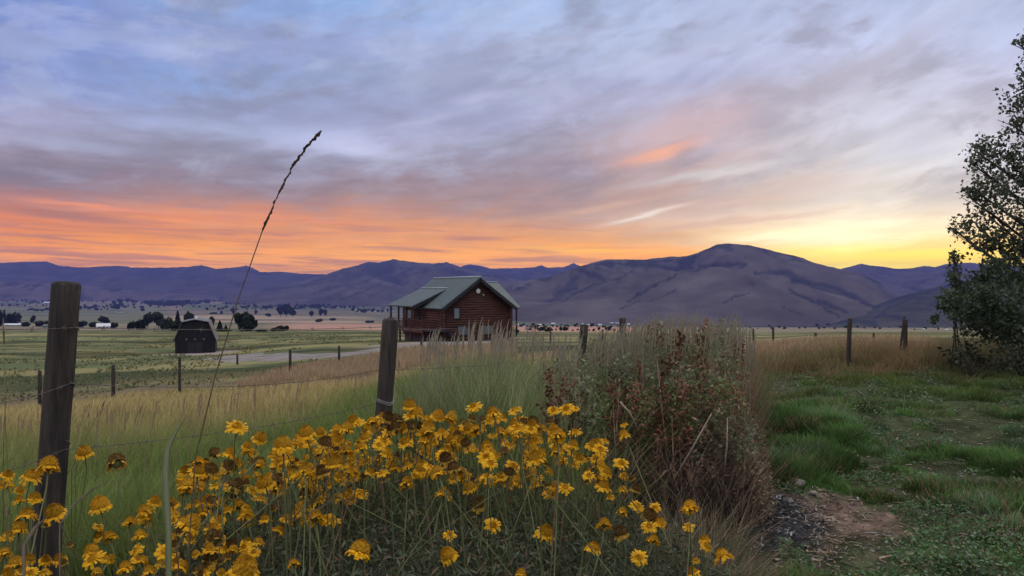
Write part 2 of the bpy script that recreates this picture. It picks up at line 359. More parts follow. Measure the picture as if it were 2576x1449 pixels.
# ---------------------------------------------------------------- ground sheet
def ground():
    azf = np.radians(np.linspace(-42, 42, 720)); azb = np.radians(np.linspace(42, 318, 70)[1:-1])
    A = np.concatenate([azf, azb]); nA = len(A)
    Rr = np.exp(np.linspace(math.log(0.4), math.log(10400), 520)); nR = len(Rr)
    X = np.sin(A)[None, :]*Rr[:, None]; Y = np.cos(A)[None, :]*Rr[:, None]
    x = X.ravel(); y = Y.ravel(); z = terrain(x, y)
    th, t, px = polar(x, y); row = CY+F*(CAMZ-z)/np.maximum(t, 0.3)
    # ---- colour of the soil, turf and fields themselves
    col = np.zeros((len(x), 3))
    soil = np.array([.085, .065, .048]); green = np.array([.085, .105, .035]); tan = np.array([.26, .19, .11])
    n = fbm(x*0.7, y*0.7, 4, 11)[:, None]
    col[:] = soil*(0.7+0.6*n)
    lawn = (sst(0.26, 0.40, x/np.maximum(y, 0.3)+0.06*(n[:, 0]-.5))*(1-sst(12.2, 13.4, t+1.5*(n[:, 0]-.5))))[:, None]
    gl = np.array([.042, .050, .024])*(0.6+0.9*fbm(x*1.7, y*1.7, 3, 21)[:, None])
    col = col*(1-lawn)+gl*lawn
    # bare dirt by the ash heap and on the lower right
    dx, dy = W3(2035, 4.9); dd = np.sqrt(((x-dx)/0.55)**2+((y-dy)/0.65)**2)+0.9*(fbm(x*3, y*3, 3, 31)-.5)+1.3*(fbm(x*11, y*11, 4, 32)-.5)
    k = (1-sst(0.45, 1.25, dd))[:, None]; col = col*(1-k)+np.array([.150, .102, .080])*(0.30+1.3*fbm(x*7, y*7, 4, 37)[:, None])*k
    dx, dy = W3(2560, 4.7); dd = np.sqrt(((x-dx)/0.9)**2+((y-dy)/0.45)**2)+1.3*(fbm(x*2.5, y*2.5, 3, 33)-.5)
    k = (1-sst(0.6, 1.0, dd))[:, None]*.8; col = col*(1-k)+np.array([.14, .10, .075])*(0.4+1.1*fbm(x*7, y*7, 4, 38)[:, None])*k
    dx, dy = W3(1900, 4.9); dd = np.sqrt(((x-dx)/0.42)**2+((y-dy)/0.7)**2)+0.7*(fbm(x*3, y*3, 3, 35)-.5)
    k = (1-sst(0.7, 1.0, dd))[:, None]; col = col*(1-k)+np.array([.03, .03, .032])*k
    # meadow out to the fence
    k = ((1-sst(0.22, 0.34, x/np.maximum(y, .3)))*sst(3, 5, t)*(1-sst(33, 42, t)))[:, None]
    col = col*(1-k)+(np.array([.17, .135, .07])*(0.6+.8*n))*k
    k = (sst(12.6, 14, t)*(1-sst(30, 45, t))*sst(0.2, .3, x/np.maximum(y, .3)))[:, None]; col = col*(1-k)+tan*.9*(0.6+.8*n)*k
    # green pasture below the fence
    nf = fbm(x*0.030, y*0.075, 4, 41)[:, None]; nf2 = fbm(x*0.12, y*0.3, 3, 43)[:, None]
    past = np.array([.105, .125, .058])*(1.35-.7*nf)+np.array([.11, .07, .03])*sst(.48, .66, nf2)+np.array([.10, .065, .035])*sst(.56, .70, fbm(x*.018+3, y*.05, 4, 49))[:, None]
    past = past*(1-.55*sst(.48, .62, fbm(x*.02+7, y*.11, 3, 47))[:, None])
    k = (sst(36, 44, t)*(1-sst(250, 262, t)))[:, None]; col = col*(1-k)+past*k
    # gravel yard round barn and house
    k = np.zeros(len(x))
    for (p0, tt0, rx, ry) in [(491, 88, 5, 7), (1120, 77, 9, 5)]:
        xx, yy = W3(p0, tt0); k = np.maximum(k, 1-sst(.7, 1.1, np.sqrt(((x-xx)/rx)**2+((y-yy)/ry)**2)+.4*(n[:, 0]-.5)))
    col = col*(1-k[:, None])+np.array([.27, .225, .20])*k[:, None]
    # valley fields: patchwork of stubble, hay and fallow
    ang = 0.35; u = (x*math.cos(ang)+y*math.sin(ang)); v = (-x*math.sin(ang)+y*math.cos(ang))
    s = 180+0.13*np.minimum(t, 3500)
    lv = np.floor(np.log2(np.maximum(t, 260)/260)); cell = 150*2.0**np.clip(lv, 0, 3.2)
    cu = np.floor(u/cell/1.9+0.37*np.floor(v/cell)); cv = np.floor(v/cell)
    h = _h(cu, cv, 5); h2 = _h(cu, cv, 6)
    pal = np.array([[.30,.215,.165],[.33,.24,.17],[.13,.15,.085],[.16,.17,.10],[.22,.19,.13],[.17,.15,.13],[.11,.135,.075],[.27,.21,.15]])
    fc = pal[np.clip((h*8).astype(int), 0, 7)]*.80*(0.85+.3*h2[:, None])
    # the pinkish stubble field behind the house and barn, the greener land on the left
    k = (sst(640, 760, px+60*(h-.5))*(1-sst(1560, 1660, px))*(1-sst(1000, 1300, t)))[:, None]; fc = fc*(1-k)+np.array([.37, .215, .16])*(.92+.16*h2[:, None])*k
    k = (sst(330, 420, px)*(1-sst(880, 1000, px))*sst(1200, 1300, t)*(1-sst(2300, 2500, t)))[:, None]; fc = fc*(1-k)+np.array([.33, .25, .17])*k
    k = ((1-sst(380, 460, px))*sst(900, 1000, t)*(1-sst(4000, 5000, t)))[:, None]*.75; fc = fc*(1-k)+np.array([.135, .15, .085])*(.8+.4*h2[:, None])*k
    k = (sst(1600, 1700, px)*sst(300, 320, t)*(1-sst(1200, 1500, t)))[:, None]*.7; fc = fc*(1-k)+np.array([.24, .20, .14])*(.85+.3*h2[:, None])*k
    hedge = (sst(.57, .63, fbm(u*.004, v*.02, 4, 51))*sst(900, 1400, t))[:, None]*.75
    fc = fc*(1-hedge)+np.array([.035, .045, .035])*hedge
    k = sst(252, 264, t)[:, None]; col = col*(1-k)+fc*k
    lane = (sst(250, 254, t)*(1-sst(258, 262, t))*(1-sst(950, 1050, px)))[:, None]*.6; col = col*(1-lane)+np.array([.04, .045, .035])*lane
    k = (sst(.25, .33, x/np.maximum(y, .3))*(1-sst(11, 13, t)))[:, None]; col = col*(1-k)+col*(.35+1.3*fbm(x*9, y*9, 4, 55)[:, None])*k
    V = np.stack([x, y, z], 1)
    i = np.arange(nR-1)[:, None]; j = np.arange(nA)[None, :]; j2 = (j+1) % nA
    T = np.stack([(i*nA+j), (i*nA+j2), ((i+1)*nA+j2), ((i+1)*nA+j)], -1).reshape(-1, 4)[:, ::-1]
    V = np.vstack([V, [[0, 0, 0.05]]]); col = np.vstack([col, [soil]])
    me = npmesh('ground', V, T, np.clip(col, 0.01, 1), [M_ground], True)
    bm = bmesh.new(); bm.from_mesh(me); bm.verts.ensure_lookup_table(); c = bm.verts[len(V)-1]
    for a in range(nA): bm.faces.new((c, bm.verts[(a+1) % nA], bm.verts[a]))
    bm.normal_update(); bm.to_mesh(me); bm.free()
    obj('ground', me, kind='structure')
ground()

def road():
    pts = [W3(570, 76), W3(640, 70), W3(740, 66), W3(860, 65), W3(960, 66.5), W3(1050, 69), W3(1130, 72), W3(1250, 74)]
    wd = [6, 5, 4.6, 4.4, 4.4, 5, 7, 7]
    P = []; Wd = []
    for a in range(len(pts)-1):
        for s in range(8):
            f = s/8; P.append((pts[a][0]*(1-f)+pts[a+1][0]*f, pts[a][1]*(1-f)+pts[a+1][1]*f)); Wd.append(wd[a]*(1-f)+wd[a+1]*f)
    V = []; K = 9
    for i, (x, y) in enumerate(P):
        for k in range(K):
            o = (k/(K-1)-.5)*2*Wd[i]*(.62+.75*float(vn(np.array([x*.45+(9 if k > 4 else 0)]), np.array([1.0]), 3)[0]))
            V.append((x, y+o, tz(x, y+o)+0.05-0.045*abs(k/(K-1)-.5)*2))
    T = [(i*K+k, (i+1)*K+k, (i+1)*K+k+1, i*K+k+1) for i in range(len(P)-1) for k in range(K-1)]
    obj('gravel_road', npmesh('gravel_road', V, T, None, [M_gravel], True), kind='structure')
road()

# ---------------------------------------------------------------- mountains
def mountain(name, prof, D1, D0, base, spur=1.0, seed=0, c_for=(.018,.024,.030), c_gr=(.085,.070,.060), tree=0.5, back=0.35, nx=420, ny=70, fold_woods=()):  # c_for is forest green pushed to blue, with some haze painted in
    pp = np.array([p[0] for p in prof], float); rr = np.array([p[1] for p in prof], float)
    px = np.linspace(pp[0], pp[-1], nx); row = np.interp(px, pp, rr)
    row = row+(fbm(px/9.0, px*0, 3, seed+3)-.5)*2.2
    H = CAMZ+(CY-row)/F*D1
    s = np.concatenate([np.linspace(0, 1, ny), 1+np.linspace(0, back, 14)[1:]])
    PX, S = np.meshgrid(px, s); Hh = np.broadcast_to(H, PX.shape)
    wig = (fbm(PX/150., S*1.5, 3, seed)-.5)
    T = D0+(D1-D0)*np.minimum(S, 1)+(D1-D0)*np.maximum(S-1, 0)
    T = T*(1+0.0*wig)
    X = (PX-CX)/F*T
    sc_ = (D1-D0)
    # spurs run from the ridge down towards the valley, leaning to one side
    u = X/sc_*5.0+S*1.6+1.2*(fbm(X/sc_*2.2, S*2, 3, seed+8)-.5); r1 = 1-np.abs(2*vn(u, S*1.2, seed+1)-1)
    u2 = X/sc_*13.0+S*3.4+1.5*(fbm(X/sc_*5, S*3, 3, seed+9)-.5); r2 = 1-np.abs(2*vn(u2, S*2.5, seed+2)-1)
    ridge = (r1*.7+r2*.3)
    shape = np.where(S <= 1, np.clip(S, 0, 1)**0.85, 1-(S-1)*1.1)
    env = np.clip(4*S*(1-S), 0, 1)
    Z = base+(Hh-base)*shape+(ridge-.55)*env*(Hh-base)*0.42*spur
    Z = np.where(S > 1, Z, np.minimum(Z, CAMZ+(Hh-CAMZ)*T/D1*0.999+0*Z+np.where(Hh > CAMZ, 0, 0)))
    Z = np.where(S == 0, base-45, Z)
    fl = fbm(X/sc_*15+2*r1, S*9, 5, seed+5, .6)
    gully_shade = np.maximum(sst(.34, .10, r1+.5*(fl-.5)), .7*sst(.28, .06, r2+.6*(fl-.5)))  # gully darkening painted into the colour so relief shows under flat light
    forest_relief = np.maximum(sst(.55, .42, ridge+0.5*(fl-.5)+(0.5-tree)*.9)*.8, gully_shade)
    forest_relief = np.clip(forest_relief*sst(.02, .16, S)+.9*sst(.56, .62, fl)*sst(.35, .7, S), 0, 1)[..., None]
    if fold_woods:
        RW = CY+F*(CAMZ-Z)/T; jx = PX+16*(fbm(PX/16., RW/9., 5, seed+12, .65)-.5); jy = RW+15*(fbm(PX/13.+9, RW/8., 5, seed+13, .65)-.5); wk = np.zeros(PX.shape)
        for wd_, line in fold_woods:
            for (ax, ay), (bx, by) in zip(line[:-1], line[1:]):
                vx, vy = bx-ax, by-ay; q_ = np.clip(((jx-ax)*vx+(jy-ay)*vy)/(vx*vx+vy*vy+1e-6), 0, 1); dd = np.hypot(jx-ax-q_*vx, jy-ay-q_*vy)
                wk = np.maximum(wk, .72*(1-sst(wd_*.20, wd_*1.05, dd+wd_*.9*(fl-.45))))
        forest_relief = np.maximum(forest_relief*.75, wk[..., None]); Z = Z-np.where(S <= .97, wk*(Hh-base)*.012, 0)  # wooded strips double as painted shading of the folds
    col = np.array(c_gr)*(0.7+.6*fbm(X/sc_*20, S*12, 3, seed+6))[..., None]*(1-forest_relief)+np.array(c_for)*forest_relief
    nxx = PX.shape[1]; ny2 = PX.shape[0]
    i = np.arange(ny2-1)[:, None]; j = np.arange(nxx-1)[None, :]
    Q = np.stack([i*nxx+j, i*nxx+j+1, (i+1)*nxx+j+1, (i+1)*nxx+j], -1).reshape(-1, 4)
    V = np.stack([X, T, Z], -1).reshape(-1, 3)
    obj(name, npmesh(name, V, Q, col.reshape(-1, 3), [M_hill], True), kind='structure')
R1 = [(-700,676),(-400,664),(-150,668),(0,661),(60,658),(115,657),(150,668),(200,672),(300,668),(330,672),(400,673),(470,671),(508,666),(530,673),(545,676),(590,672),(620,667),(640,676),(655,684),(700,683),(760,688),(820,689),(900,684),(1000,680),(1100,678),(1150,672),(1182,664),(1204,667),(1234,675),(1300,674),(1345,672),(1363,666),(1376,673),(1420,671),(1443,661),(1459,669),(1520,680),(1600,684)]
mountain('far_mountain_range', R1, 9600, 6900, -106, 0.9, 10, c_for=(.020,.024,.034), c_gr=(.070,.062,.062), tree=.5, nx=620, ny=90, fold_woods=[(4, [(0,690),(90,688),(180,694)]), (3, [(240,712),(330,706),(420,700),(480,698)]), (2.5, [(470,722),(520,712),(590,704)]), (3, [(120,676),(150,690),(230,704)]), (3, [(540,690),(560,706),(620,722)]), (2.5, [(330,684),(360,696),(430,708)]), (3, [(1200,690),(1260,700),(1330,706)])])
mountain('foothill_rise', [(-700,716),(-200,708),(60,707),(200,716),(330,729),(420,737),(520,742),(600,747)], 7000, 6100, -106, 0.5, 60, c_gr=(.11,.085,.08), tree=.2, nx=200, ny=30)
R2 = [(560,742),(620,733),(700,720),(760,706),(817,691),(860,676),(898,667),(927,658),(954,660),(989,651.5),(1019,656),(1059,661),(1086,663),(1123,659),(1140,664),(1170,676),(1220,686),(1300,700),(1380,716),(1460,735),(1540,758)]
mountain('middle_mountain_ridge', R2, 7000, 4800, -118, 1.2, 20, c_gr=(.085,.074,.070), tree=.45, nx=560, ny=100, fold_woods=[(3, [(779,741),(817,727),(871,716),(925,706),(965,684),(992,673)]),
    (3.5, [(855,754),(898,738),(951,716),(1019,684),(1045,673)]), (2.5, [(758,716),(817,711),(850,700)]), (2, [(930,745),(985,722),(1030,706)]), (3, [(1040,690),(1075,680),(1110,668)]), (5, [(860,700),(900,690),(930,672)]), (2, [(1000,760),(1060,725),(1120,700)]), (3, [(660,735),(720,722),(780,712)]), (3, [(1140,690),(1180,712),(1240,728)])])
mountain('far_right_mountain', [(1980,700),(2060,690),(2113,676),(2137,671),(2166,663),(2193,668),(2228,671),(2260,676),(2293,674),(2328,668),(2352,671),(2379,664),(2438,660),(2475,664),(2560,668),(2700,655),(2900,668),(3200,680),(3600,672)], 7600, 4700, -150, 1.0, 30, c_gr=(.085,.072,.068), tree=.45, nx=460, ny=90, fold_woods=[(5, [(2190,690),(2250,712),(2320,730)]), (4, [(2200,672),(2240,688),(2300,700)]), (4, [(2400,676),(2360,695),(2310,712)])])
R3 = [(1180,790),(1225,750),(1258,722),(1310,706),(1373,698),(1420,684),(1459,670),(1489,660),(1527,652),(1580,652),(1621,653),(1642,649),(1688,645),(1725,644),(1755,635),(1782,624),(1803,615),(1825,611.5),(1849,613),(1881,616),(1917,623),(1954,633),(1992,641),(2019,648),(2045,660),(2072,666),(2113,676),(2166,688),(2207,708),(2247,738),(2290,760),(2340,785),(2400,806)]
mountain('main_mountain', R3, 4700, 2450, -128, 1.5, 44, c_for=(.012,.018,.024), c_gr=(.094,.080,.074), tree=.38, nx=760, ny=170, fold_woods=[(4.5, [(1578,757),(1607,738),(1634,725),(1666,708),(1699,692),(1720,684),(1768,676),(1795,663)]),
    (4, [(1379,759),(1419,751),(1457,733),(1492,716),(1527,708),(1554,700),(1580,687),(1597,679)]), (11, [(1395,742),(1420,732),(1445,724)]), (12, [(1465,682),(1490,692),(1520,702)]), (9, [(1590,664),(1648,668),(1701,679),(1736,674)]), (6, [(1760,667),(1810,664),(1876,665),(1865,672)]),
    (7, [(1898,684),(1950,687),(1985,684),(2003,700)]), (9, [(1991,703),(2045,711),(2099,722),(2153,749),(2193,770)]), (5, [(1986,727),(2013,741),(2050,759),(2088,781),(2112,795)]), (8, [(2060,754),(2090,770),(2130,782)]), (4, [(1885,710),(1895,714)]), (3, [(1635,757),(1665,745),(1700,730)]), (2.5, [(1560,775),(1590,763),(1610,755)]), (4, [(1500,664),(1560,662),(1600,672)]), (3, [(1700,655),(1730,664)]), (3, [(1820,760),(1850,745),(1880,738)]), (2.5, [(1960,770),(1990,780),(2020,790)])])
mountain('near_right_hill', [(2040,822),(2080,805),(2126,787),(2165,776),(2207,765),(2250,750),(2287,738),(2341,725),(2389,714),(2450,703),(2520,694),(2620,684),(2760,676),(3000,690),(3300,680)], 3000, 2150, -115, 0.9, 52, c_gr=(.058,.056,.042), tree=.36, nx=340, ny=100, fold_woods=[(8, [(2134,790),(2207,768),(2287,742),(2341,730),(2389,718),(2500,700)]), (6, [(2193,808),(2233,776),(2282,755)]), (9, [(2080,812),(2140,806),(2200,812)]), (4, [(2330,770),(2380,750),(2430,735)])])

# ================================================================ POSTS AND WIRES
def fence_post(px_b, row_b, px_t, row_t, t, dia_px, label, group=None, name='fence_post', round_top=True, n=14, hide=0.25, mats=None):
    b = Vector(((px_b-CX)/F*t, t, CAMZ-(row_b-CY)/F*t)); top = Vector(((px_t-CX)/F*t, t, CAMZ-(row_t-CY)/F*t))
    d = (top-b).normalized(); r = dia_px/F*t/2
    g = tz(b.x, b.y); base = b+d*((g-hide-b.z)/d.z)
    e = thing(name, label, 'post', (base.x, base.y, g), 0, group)
    L = (top-base).length; m = MB(); pts = []; rad = []
    o = base-Vector((base.x, base.y, g))
    for i in range(12):
        f = i/11; pts.append(o+d*(L*f*(1-0.25*r/L))); rad.append(r*(1.04-.06*f)*(1+.02*math.sin(i*2.3+px_b)))
    if round_top: pts += [o+d*(L-r*.06), o+d*L]; rad += [r*.80, r*.30]
    m.tube(pts, rad, n)
    if n > 10:
        m.v = [(x+.0012*math.sin(z*31+x*300), y+.0012*math.sin(z*43+y*310), z) for x, y, z in m.v]
    m.build('wooden_post', mats or M_wood, e, True)
    return e, top, r
pl, plt, plr = fence_post(126, 1250, 168, 707, 3.0, 68, 'thick round weathered wooden post at far left, its flat top rising above the mountain skyline', 'near fence posts')
pm, pmt, pmr = fence_post(966, 1035, 983, 801, 4.6, 42, 'rounded grey wooden post standing just behind the yellow flowers left of the log house', 'near fence posts')
m = MB()
for k in range(3):
    z0 = (CAMZ-(1012-CY)/F*4.6)-tz(*W3(966, 4.6))+k*.008
    m.tube([(math.cos(a*.5)*.055+(967.7-CX)/F*4.6-pm.location.x, math.sin(a*.5)*.056, z0+.012*math.sin(a)) for a in range(14)], .0014, 5)
m.build('tied_wire', mat('bright_wire', (.38,.38,.37), rough=.4, metallic=.4), pm)
m = MB()
for r_ in (825, 965, 1112):
    z0 = (CAMZ-(r_-CY)/F*3.0)-tz(*W3(126, 3.0)); xx = (126+(1250-r_)/543*42-CX)/F*3-pl.location.x
    m = MB(); m.tube([(xx+.052, -.02, z0+.012), (xx+.060, 0, z0), (xx+.052, .02, z0-.012)], .002, 5); m.build('staple', M_wire, pl)
# posts further along the same fence, seen through the tall grass
fence_post(1462, 905, 1470, 815, 8.6, 21, 'short dark wooden post leaning right above the grass tips, right of the log house', 'near fence posts')
fence_post(1568, 900, 1566, 799, 11.5, 17, 'slim dark wooden post rising at the left edge of the weed thicket', 'near fence posts')
# steel and wood posts of the pasture fence on the left
PF = [(100,1000,932,30,9,'stubby post of the pasture fence showing beside the thick left post'),(285,1010,917,31,9,'pasture fence post between the thick left post and the dark barn'),
      (452,995,897,31,7,'thin pasture fence post standing just below the dark barn'),(597,920,890,60,5,'tiny post on the gravel drive edge right of the dark barn'),(730,945,878,40,7,'pasture fence post in tan grass, midway between the barn and the rounded post'),
      (853,915,869,50,6,'pasture fence post nearest the rounded grey post, against the gravel drive'),(1060,885,852,64,5.5,'small post in front of the log house deck'),(1152,872,836,66,4.5,'small post at the right end of the log house wall logs, in grass'),
      (1385,858,822,60,4,'small faraway post right of the log house corner'),(1516,872,828,46,5,'thin faraway post between the leaning post and the slim dark post'),
      (1895,872,826,40,4.5,'thin faint post just right of the weed thicket'),(1945,872,824,36,5.5,'thin reddish post second to the right of the weed thicket'),(2052,858,836,48,6,'stubby low post in the dry grass left of the thick right post')]
for p, rb, rt, t, dp, lab in PF: fence_post(p, rb, p, rt, t, dp, lab, 'pasture fence posts', n=8, hide=.1)
fence_post(2134, 912, 2138, 800, 13.5, 11, 'tall dark wooden post in the dry grass on the right, tallest right of the thicket', 'right fence posts', n=10)
fence_post(2262, 905, 2275, 795, 15.5, 6, 'thin stick leaning against the dark post on the right', 'right fence posts', n=8, name='leaning_stick')
fence_post(2277, 912, 2278, 803, 14.5, 10, 'dark wooden post beside the thin leaning stick, near the right tree', 'right fence posts', n=10)
fence_post(2197, 890, 2198, 836, 20, 5, 'small thin post between the two dark posts on the right', 'right fence posts', n=8)

def P3(px, row, t): return Vector(((px-CX)/F*t, t, CAMZ-(row-CY)/F*t))
def wire(pts, r, label, barb=True, sag=0.0, bstep=.13, mats=None, group='fence wires'):
    m = MB(); out = []
    for a in range(len(pts)-1):
        n = 16
        for s in range(n):
            f = s/n; p = pts[a].lerp(pts[a+1], f); p = p-Vector((0, 0, sag*4*f*(1-f))); out.append(p)
    out.append(pts[-1]); m.tube(out, r, 5)
    if barb:
        L = 0
        for i in range(1, len(out)):
            L += (out[i]-out[i-1]).length
            if L > bstep:
                L = 0; p = out[i]; m.tube([p-Vector((.004, .002, .012)), p+Vector((.004, .002, .012))], r*.8, 4); m.tube([p-Vector((-.01, .002, .006)), p+Vector((-.01, .002, .006))], r*.8, 4)
    o = m.build('barbed_wire', mats or M_wire); o['label'] = label; o['category'] = 'wire'; o['group'] = group
    return o
def atpost(row, left=True):
    if left: return P3(126+(1250-row)/543*42+28, row, 2.98)
    return P3(966+(1035-row)/234*17-18, row, 4.58)
wire([P3(-330,812,2.3), atpost(824), atpost(822, False), P3(1120,826,5.6), P3(1466,842,8.6)], .0016, 'top barbed wire strung from the thick left post across the barn to the rounded post', sag=.012)
wire([P3(-330,1010,2.3), atpost(964), atpost(930, False), P3(1466,880,8.6)], .0016, 'middle barbed wire sagging across the tan grass between the two near posts', sag=.05)
wire([P3(-330,1250,2.3), atpost(1130), atpost(1015, False)], .0016, 'lowest barbed wire crossing the grass above the flower heads on the left', sag=.03)
wire([P3(60,945,30), P3(100,940,30), P3(285,926,31), P3(452,905,31), P3(730,886,40), P3(853,876,50), P3(1060,858,64)], .006, 'upper wire of the pasture fence beyond the tan grass', False, .12)
wire([P3(60,968,30), P3(100,962,30), P3(285,950,31), P3(452,930,31), P3(730,900,40), P3(853,886,50), P3(1060,866,64)], .006, 'lower wire of the pasture fence beyond the tan grass', False, .12)
wire([P3(1895,834,40), P3(1945,833,36), P3(2137,822,13.5), P3(2278,824,14.5), P3(2420,830,15)], .0025, 'upper wire between the dark posts on the right', False, .03)
wire([P3(1895,846,40), P3(1945,846,36), P3(2137,856,13.5), P3(2278,858,14.5), P3(2420,860,15)], .0025, 'lower wire between the dark posts on the right', False, .03)

# ================================================================ LOG HOUSE
def log_house():
    x, y = W3(1201, 81); PH = math.radians(30); z0 = CAMZ-(857-CY)/F*81
    H = thing('log_house', 'red-brown log house with green metal roof, gable wall and raised porch', 'house', (x, y, z0), PH)
    hw = 4.05; ev = 3.8; pk = 6.7; Ln = 11.0; slope = (pk-ev)/hw; d = 0.27
    def logs(mb, x0, x1, yy, za, zb, f=None, axis='x'):
        z = za+d/2
        while z < zb:
            a, b = (f(z) if f else (x0, x1))
            if b-a > .3:
                if axis == 'x': mb.tube([(a, yy, z), (b, yy, z)], d/2*1.04, 8)
                else: mb.tube([(yy, a, z), (yy, b, z)], d/2*1.04, 8)
            z += d*.96
    g = MB(); logs(g, 0, 0, 0.0, 0.2, pk-.15, lambda z: ((-hw-.25, hw+.25) if z < ev else (-(pk-z)/slope+.05, (pk-z)/slope-.05)))
    g.build('gable_wall', M_log, H, True)
    s = MB(); logs(s, 0, 0, -hw, .3, ev, lambda z: (-.25, Ln), 'y'); s.build('side_wall', M_log_lit, H, True)
    s = MB(); logs(s, 0, 0, hw, .3, ev, lambda z: (-.25, Ln), 'y'); logs(s, 0, 0, Ln, .3, pk-.2, lambda z: ((-hw, hw) if z < ev else (-(pk-z)/slope, (pk-z)/slope)))
    s.build('rear_wall', M_log, H, True)
    b = MB(); b.box(-hw+.1, hw-.1, .1, Ln-.1, -1.0, .3); b.build('foundation', mat('grey_block', (.16,.15,.145), (.11,.105,.10), 2, rough=.9), H)
    # cross wing on the right
    w = MB(); logs(w, hw, hw+1.6, 4.6, .3, 3.7); logs(w, 0, 0, hw+1.6, .3, 3.7, lambda z: (4.6, 9.4), 'y')
    w.build('wing_wall', M_log, H, True)
    # roofs
    ov = .55; th = .14; ez = ev-ov*slope
    R = MB(); R.slab([(0, -.7, pk+.12), (-hw-ov, -.7, ez+.12), (-hw-ov, Ln+.5, ez+.12), (0, Ln+.5, pk+.12)], th)
    R.slab([(0, -.7, pk+.12), (0, Ln+.5, pk+.12), (hw+ov, Ln+.5, ez+.12), (hw+ov, -.7, ez+.12)], th)
    for k in range(24):
        yy = -.5+k*.5
        for sg in (-1, 1): R.tube([(sg*.05, yy, pk+.13), (sg*(hw+ov), yy, ez+.135)], .018, 4)
    ro = R.build('roof', M_roof, H)
    c = MB(); c.tube([(0, -.72, pk+.15), (0, Ln+.52, pk+.15)], .10, 8); c.build('ridge_cap', mat('ridge_metal', (.30,.36,.38), rough=.35, metallic=.3), ro, True)
    fz = MB()
    for sg in (-1, 1): fz.slab([(0, -.76, pk+.02), (sg*(hw+ov), -.76, ez+.02), (sg*(hw+ov), -.70, ez+.02), (0, -.70, pk+.02)], .30)
    fz.build('fascia', M_trim, ro)
    rz = 6.35; cr = MB(); cr.slab([(0.6, 6.2, rz), (0.6, 1.9, 3.45), (hw+2.5, 1.9, 3.45), (hw+1.9, 6.2, rz)], th)
    cr.slab([(0.6, 6.2, rz), (hw+1.9, 6.2, rz), (hw+2.3, 10.5, 3.45), (0.6, 10.5, 3.45)], th)
    for k in range(10):
        xx = 2.2+k*.42; cr.tube([(xx, 6.2, rz+.01), (xx, 1.95, 3.47)], .016, 4)
    cw = cr.build('wing_roof', M_roof, H)
    c = MB(); c.tube([(0.6, 6.2, rz+.02), (hw+1.9, 6.2, rz+.02)], .08, 8); c.build('ridge_cap', MC['ridge_metal'], cw, True)
    sh = MB(); sh.slab([(-1.64, 4.0, 5.62), (-5.9, 4.0, 3.70), (-5.9, 11.4, 3.70), (-1.64, 11.4, 5.62)], .12)
    for k in range(14): sh.tube([(-1.64, 4.2+k*.52, 5.63), (-5.9, 4.2+k*.52, 3.71)], .016, 4)
    so_ = sh.build('porch_roof', M_roof, H)
    c = MB(); c.tube([(-1.64, 4.0, 5.66), (-1.64, 11.4, 5.66)], .08, 8); c.build('flashing', MC['ridge_metal'], so_, True)
    c = MB(); c.slab([(-1.64, 3.90, 5.58), (-5.95, 3.90, 3.64), (-5.95, 4.02, 3.64), (-1.64, 4.02, 5.58)], .34)
    c.add([(-1.7, 4.06, 5.45), (-4.0, 4.06, 4.40), (-4.0, 4.06, 3.85)], [(0, 1, 2)]); c.build('fascia', M_trim, so_)
    # porch posts, deck, railing, deck legs
    dk = 1.35
    for (xx, yy) in [(-5.6, 4.3), (-5.6, 6.4), (-5.6, 8.6), (-5.6, 11.0)]:
        p = MB(); p.tube([(xx, yy, dk), (xx, yy, 3.72)], .11, 8); p.build('porch_post', M_trim if yy > 7 else M_red, H, True)
    p = MB(); p.tube([(hw+2.1, 2.2, .1), (hw+2.1, 2.2, 3.45)], .12, 8); p.build('wing_post', M_trim, H, True)
    D = MB(); D.box(-5.9, -hw-.16, 1.2, 11.2, dk-.16, dk); D.box(-5.9, -5.8, 1.2, 11.2, dk-.42, dk-.16); D.box(-5.8, -hw-.16, 1.2, 1.3, dk-.42, dk-.16)
    de = D.build('deck', M_red, H)
    rl = MB(); rl.box(-5.88, -5.80, 1.2, 11.2, dk+.86, dk+.94); rl.box(-5.80, -hw-.2, 1.2, 1.28, dk+.86, dk+.94); rl.box(-5.87, -5.82, 1.2, 11.2, dk+.12, dk+.17); rl.box(-5.80, -hw-.2, 1.22, 1.27, dk+.12, dk+.17)
    for k in range(48): rl.box(-5.865, -5.825, 1.25+k*.21, 1.29+k*.21, dk+.17, dk+.86)
    for k in range(8): rl.box(-5.7+k*.2, -5.66+k*.2, 1.22, 1.26, dk+.17, dk+.86)
    rl.build('railing', M_red, de)
    for (xx, yy) in [(-5.75, 1.35), (-5.75, 4.5), (-5.75, 7.8), (-5.75, 11), (-4.3, 1.35)]:
        p = MB(); p.box(xx-.09, xx+.09, yy-.09, yy+.09, -.9, dk-.42); p.build('deck_leg', M_red, H)
    br = MB(); br.tube([(-5.7, 1.4, 0), (-4.9, 1.4, .9)], .06, 6); br.tube([(-5.75, 4.4, 0), (-5.75, 3.5, .9)], .06, 6); br.build('brace', M_red, H)
    st = MB()
    for k in range(6): st.box(-hw-.1+k*.28, -hw+.2+k*.28, .0-1.5, -.35, dk-.2-k*.22, dk-.15-k*.22)
    st.add([(-hw-.1, -1.55, dk-.1), (-hw+1.7, -1.55, -.2), (-hw+1.7, -1.55, -.45), (-hw-.1, -1.55, dk-.4)], [(0,1,2,3)]); 
    st.box(-5.8, -hw+.1, -1.6, 1.2, dk-.2, dk-.02)
    st.build('stair', M_trim, H)
